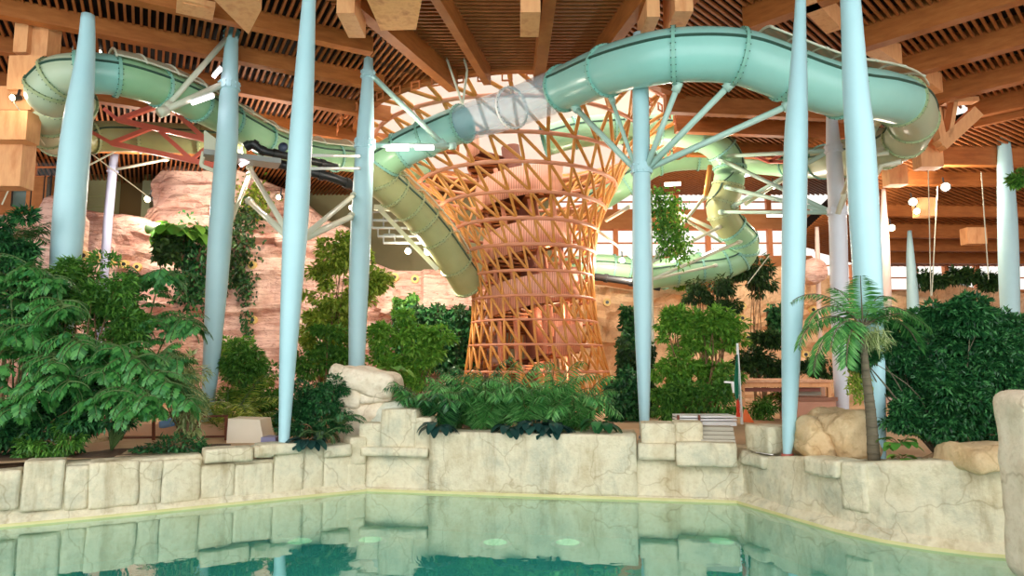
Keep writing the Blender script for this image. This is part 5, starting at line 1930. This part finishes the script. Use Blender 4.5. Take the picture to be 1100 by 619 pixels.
for i, (px, py, lab) in enumerate([(470, 462, 'dark broad leaf plant at the left end of the planter edge'), (548, 463, 'small dark broad leaf plant hanging over the planter edge'), (575, 460, 'dark blue green broad leaf plant in the middle of the planter edge'), (594, 462, 'dark broad leaf plant beside the middle one on the planter edge'), (644, 460, 'dark broad leaf plant at the right end of the planter edge')]):
    broadleaf('broad_leaf_plant', lab, P(px, py - 2, 18.85), 17, .5, .27, L_blue if i != 4 else L_dark, (.1, .9), 1.5, .25)
# --- right of the tower
leafwall('hedge', 'tall dark hedge between the tower foot and the star braced column', 664, 700, 372, 452, 30, L_deep, 3800, .24, .13, 'hedge', .7)
leafwall('hedge', 'low dark hedge right of the tower foot', 652, 686, 404, 455, 28, L_dark, 2600, .24, .13, 'hedge', .6)
leafwall('ivy', 'dark ivy column on the rock right of the tower', 669, 690, 332, 402, 40.4, L_dark, 1300, .34, .2, 'ivy', .5)
tree('broadleaf_tree', 'bright green layered tree right of the star braced column', 'tree', 26, (748, 450),
     [(725, 345, 24, 16, .22), (765, 345, 34, 18, .3), (745, 365, 40, 18, .3), (728, 395, 28, 20, .25), (765, 405, 30, 24, .3), (722, 428, 22, 20, .2), (782, 362, 20, 16, .15)], L_bright, 5600, .25, .11, .05, 40, .25, .22)
tree('shrub', 'mid green bushes under the bright layered tree', 'shrub', 24.5, (745, 455),
     [(715, 430, 18, 22, .3), (755, 425, 30, 25, .4), (780, 420, 16, 28, .3)], L_mid, 4200, .22, .09, .03, 20, .3, .34)
tree('weeping_tree', 'fine leaved dark tree against the sandy rock behind the bright layered tree', 'tree', 35, (770, 430),
     [(765, 312, 28, 18, .5), (778, 330, 22, 16, .3), (750, 318, 16, 12, .2)], L_deep, 2600, .3, .1, .05, 14, .6, .34)
tree('shrub', 'dark shrubs on the rock foot above the kiosk roof', 'shrub', 33, (820, 440),
     [(812, 388, 22, 16, .4), (838, 395, 20, 12, .3), (830, 365, 22, 12, .3), (880, 395, 18, 10, .3)], L_deep, 3600, .28, .12, .03, 20, .3, .36)
tree('shrub', 'yellow green plants growing inside the kiosk opening', 'shrub', 28.4, (820, 455),
     [(820, 440, 18, 14, .6), (840, 432, 12, 14, .3)], L_mid, 1400, .24, .08, .02, 12, .3, .4)
vine('thick leafy vine hanging behind the star braced column, left strand', [(706, 206), (708, 228), (712, 250), (716, 270)], 33, L_mid, 900, .26, .1, .28)
vine('thick leafy vine hanging behind the star braced column, right strand', [(722, 212), (724, 236), (729, 256), (731, 276)], 33, L_bright, 800, .26, .1, .28)
tree('trailing_plant', 'leafy trailing plants along the ledge below the S curve slide', 'plant', 38, (760, 310),
     [(735, 295, 14, 16, .3), (755, 296, 14, 12, .2), (770, 290, 12, 8, .15)], L_bright, 1300, .3, .13, .03, 12, .6, .4)
tree('trailing_plant', 'dark bushy plant hanging beside the lower bend of the S curve slide', 'plant', 38, (806, 300),
     [(806, 290, 22, 19, .7), (818, 300, 14, 18, .4)], L_deep, 2600, .34, .1, .03, 16, .8, .36)
leafwall('living_wall', 'dark living wall strip on the rock beside the slender column', 826, 842, 330, 366, 41, L_dark, 500, .34, .2)
# --- left rock vines
broadleaf('monstera', 'big dark monstera rosette on the rock ledge left of the second column', on_rock(194, 250, 1.7), 22, 1.35, 1.0, L_mid, (-.1, .8), 1.7, .9)
leafwall('living_wall', 'dark planted box on the rock under the monstera', 170, 196, 252, 279, 37, L_deep, 600, .4, .22)
vine('bushy dark vine hanging below the monstera', [(200, 252), (204, 275), (208, 300), (206, 318)], None, L_dark, 1100, .34, .18, .6)
vine('dark leafy vine hanging on the rock right of the second column', [(262, 225), (258, 250), (255, 280), (257, 305)], None, L_deep, 1100, .32, .18, .5)
vine('thin trailing vine on the rock right of the second column', [(264, 300), (265, 320), (264, 345), (266, 362)], None, L_dark, 260, .26, .14, .22)
vine('bright creeper at the top of the rock beside the second column', [(268, 205), (274, 216), (280, 226)], None, L_yel, 420, .3, .17, .5)
# --- right bank
def small_palm():
    foot = P(939, 496, 14.75); top = P(927, 352, 14.75)
    t = plant('feather_palm', 'small palm with ringed trunk leaning before the broadest column', 'palm', foot)
    tb = MB()
    pts = catmull([foot, P(935, 440, 14.75), P(929, 390, 14.75), top], 6)
    tb.tube(pts, [.125 - .07 * i / (len(pts) - 1) for i in range(len(pts))], 14)
    for i in range(1, len(pts)):
        d = (pts[i] - pts[i - 1]).normalized(); r = .13 - .07 * i / (len(pts) - 1)
        tb.tube([pts[i] - d * .02, pts[i] + d * .02], [r, r], 14)
    tb.build('trunk', M_ptrunk, t, True)
    mb = MB(); st = MB()
    for (px, py, dy, ar) in ((862, 318, .2, 1.9), (862, 368, -.3, 2.3), (882, 400, -.4, 2.6), (900, 318, .5, 1.2), (925, 308, -.6, 1.2), (950, 322, .5, 1.6), (982, 342, .1, 1.9), (992, 352, -.3, 2.0), (912, 392, -.8, 2.6), (880, 350, .5, 2.2), (895, 372, -.6, 2.4), (965, 330, -.5, 2.0), (985, 372, .4, 2.4), (872, 335, -.4, 2.3)):
        e = P(px, py, 14.75 + dy)
        L = (e - top).length * 1.25
        v = (e - top).normalized() + Vector((0, 0, .75))
        frond(mb, top, v, L, ar, 38, .42, .038, .55, st, .7)
    mb.build('fronds', L_palm, t); st.build('midribs', M_ptrunk, t)
    mb = MB()
    n = 500
    c = np.array(P(937, 358, 14.7))
    pos = c + rnd(n) * np.array([.14, .1, .1])
    mb.leaves(pos, rnd(n) * .5 + np.array([.25, 0, -1]), rnd(n), .35, .015)
    mb.build('fruit_stalks', L_vari, t)


small_palm()
vine('yellowing strand hanging beside the palm trunk', [(915, 350), (918, 385), (921, 420)], 15.2, L_yel, 500, .16, .05, .1)
tree('ficus_bush', 'big dark glossy bush filling the right bank', 'shrub', 15.2, (1010, 495),
     [(1030, 375, 50, 36, .35), (975, 400, 44, 36, .3), (1065, 400, 46, 46, .35), (1030, 430, 55, 36, .35), (1075, 360, 36, 30, .2), (1045, 340, 30, 22, .15), (1085, 445, 36, 30, .2), (955, 372, 34, 22, .2), (1000, 345, 30, 20, .15), (926, 384, 20, 14, .1), (985, 440, 34, 26, .2), (1010, 415, 34, 30, .2)], L_dark, 24000, .14, .066, .022, 60, .35, .235, dys=.55, tmat=M_ptrunk)
tree('ficus_bush', 'darker lower bush under the big glossy bush', 'shrub', 14.6, (1040, 495),
     [(1020, 458, 34, 26, .4), (1050, 462, 34, 24, .4), (975, 448, 30, 20, .25), (1080, 470, 20, 18, .2)], L_dark, 7500, .12, .058, .03, 26, .3, .3)
mb = MB(); mb.tube(catmull([P(985, 500, 14.2), P(1003, 490, 14.1), P(1028, 476, 14.3)], 5), [.09 - .004 * i for i in range(11)], 9)
tag(mb.build('log', M_trunk, None, True), 'fallen brown trunk on the wall below the big bush', 'log')
broadleaf('broad_leaf_plant', 'small fresh green leafy plant right of the palm trunk', P(967, 478, 14.3), 15, .26, .18, L_mid, (-.2, 1.2), 1.0, .26)
broadleaf('broad_leaf_plant', 'low bright leaves at the wall edge beside the palm trunk', P(969, 494, 14.2), 9, .22, .14, L_bright, (.1, 1), .9, .18)
tree('leafy_branch', 'leafy branch reaching in from the right edge across the rightmost column', 'branch', 24, (1125, 180),
     [(1098, 190, 12, 9, .7), (1088, 196, 8, 5, .3)], L_mid, 420, .24, .1, .02, 8, .2, .5, zfoot=P(1125, 180, 24).z)
tree('shrub', 'dark bushes on the far sandy rocks left of the rightmost column', 'shrub', 42, (1030, 312),
     [(1005, 300, 22, 10, .5), (1035, 296, 20, 9, .4), (1065, 304, 14, 10, .3)], L_deep, 2200, .4, .16, .03, 16, .3, .4)
tree('shrub', 'dark tall tree top at the right edge above the big bush', 'tree', 18, (1095, 470),
     [(1080, 352, 26, 20, .5), (1105, 380, 24, 40, .5)], L_dark, 2600, .2, .07, .04, 16, .3, .34)

# ------------------------------------------------------------------ light
w = bpy.data.worlds.new('sky'); SC.world = w; w.use_nodes = True
bg = w.node_tree.nodes['Background']
WN = w.node_tree
tcw = WN.nodes.new('ShaderNodeTexCoord'); sx = WN.nodes.new('ShaderNodeSeparateXYZ')
WN.links.new(tcw.outputs['Generated'], sx.inputs[0])
mr = WN.nodes.new('ShaderNodeMapRange'); mr.inputs['From Min'].default_value = -.6; mr.inputs['From Max'].default_value = .4
mr.inputs['To Min'].default_value = 2.3; mr.inputs['To Max'].default_value = 0.9
WN.links.new(sx.outputs['Y'], mr.inputs['Value']); WN.links.new(mr.outputs[0], bg.inputs[1])
mc = WN.nodes.new('ShaderNodeMixRGB'); mc.inputs[1].default_value = (.97, 1.0, 1.0, 1); mc.inputs[2].default_value = (1.0, .95, .86, 1)
mf = WN.nodes.new('ShaderNodeMapRange'); mf.inputs['From Min'].default_value = -.6; mf.inputs['From Max'].default_value = .4
WN.links.new(sx.outputs['Y'], mf.inputs['Value']); WN.links.new(mf.outputs[0], mc.inputs[0]); WN.links.new(mc.outputs[0], bg.inputs[0])


def area(name, loc, target, size, power, col, sy=None):
    d = bpy.data.lights.new(name, 'AREA'); d.energy = power; d.color = col; d.size = size
    if sy: d.shape = 'RECTANGLE'; d.size_y = sy
    o = bpy.data.objects.new(name, d); COL.objects.link(o); o.location = loc
    o.rotation_euler = (Vector(target) - Vector(loc)).to_track_quat('-Z', 'Y').to_euler()
    return o


def point(name, loc, power, col, r=.3):
    d = bpy.data.lights.new(name, 'POINT'); d.energy = power; d.color = col; d.shadow_soft_size = r
    o = bpy.data.objects.new(name, d); COL.objects.link(o); o.location = loc


for px, py, Y, e in ((13, 105, 21.3, 40), (1016, 204, 33.2, 350), (981, 222, 35, 250), (958, 248, 37, 250), (158, 218, 36.2, 900), (299, 216, 35.5, 600), (438, 274, 33.8, 500), (459, 275, 33.8, 500), (668, 283, 36.2, 700), (427, 164, 26.2, 250), (722, 203, 35, 400), (262, 180, 30, 300), (832, 236, 38, 500)):
    point('flood_glow', P(px, py, Y), e, (1, .86, .7), .12)
for z, e in ((3.0, 120), (6.0, 110), (9.5, 120)):
    point('stair_glow', (axis_x_s(z) + .9, TY - .9, z), e, (1, .74, .5), .12)
area('skylight', (TW.x, TW.y, ZR + 4), (TW.x, TW.y, 0), 15, 1500, (1, .95, .85))
SC.view_settings.view_transform = 'Standard'
SC.view_settings.look = 'None'
SC.view_settings.exposure = 0.6
SC.view_settings.gamma = 1.0
SC.view_settings.use_curve_mapping = False
SC.cycles.max_bounces = 8
SC.cycles.diffuse_bounces = 5
SC.cycles.glossy_bounces = 4
SC.cycles.transparent_max_bounces = 24
SC.cycles.use_denoising = True
SC.cycles.sample_clamp_indirect = 6
SC.cycles.caustics_reflective = False
SC.cycles.caustics_refractive = False
# repeats carry one group phrase
GROUPS = {'support_column': 'columns carrying the hall roof and slides', 'tube_slide': 'green tube slides', 'planter_palm': 'palms in the planter before the tower',
          'strip_lamp': 'pink white strip lamps', 'floodlight': 'floodlights of the hall', 'cable': 'hanging cables', 'boulder': 'sandy boulders around the pool',
          'broad_leaf_plant': 'broad leaf plants at the pool edge', 'fishtail_palm': 'fishtail palms of the left bank', 'hanging_vine': 'hanging vines',
          'living_wall': 'living wall panels', 'timber_blocks': 'timber blocks at the roof edges', 'timber_block': 'timber block ends under the roof', 'water_pipe': 'black water pipes',
          'rock_outcrop': 'artificial rock faces', 'strut': 'struts between the slides', 'shrub': 'shrubs of the hall', 'hedge': 'hedges beside the tower', 'fern': 'ferns at the capped rock',
          'ficus_tree': 'small leaved trees of the left bank', 'ficus_bush': 'glossy bushes of the right bank', 'broadleaf_tree': 'broadleaf trees', 'trailing_plant': 'trailing plants under the S curve slide',
          'truss': 'red steel trusses', 'feather_palm': 'feather palms', 'ceiling_box': 'boxes hanging under the roof'}
for o in bpy.data.objects:
    base = o.name.split('.')[0]
    if o.parent is None and 'category' in o and 'group' not in o and base in GROUPS:
        o['group'] = GROUPS[base]
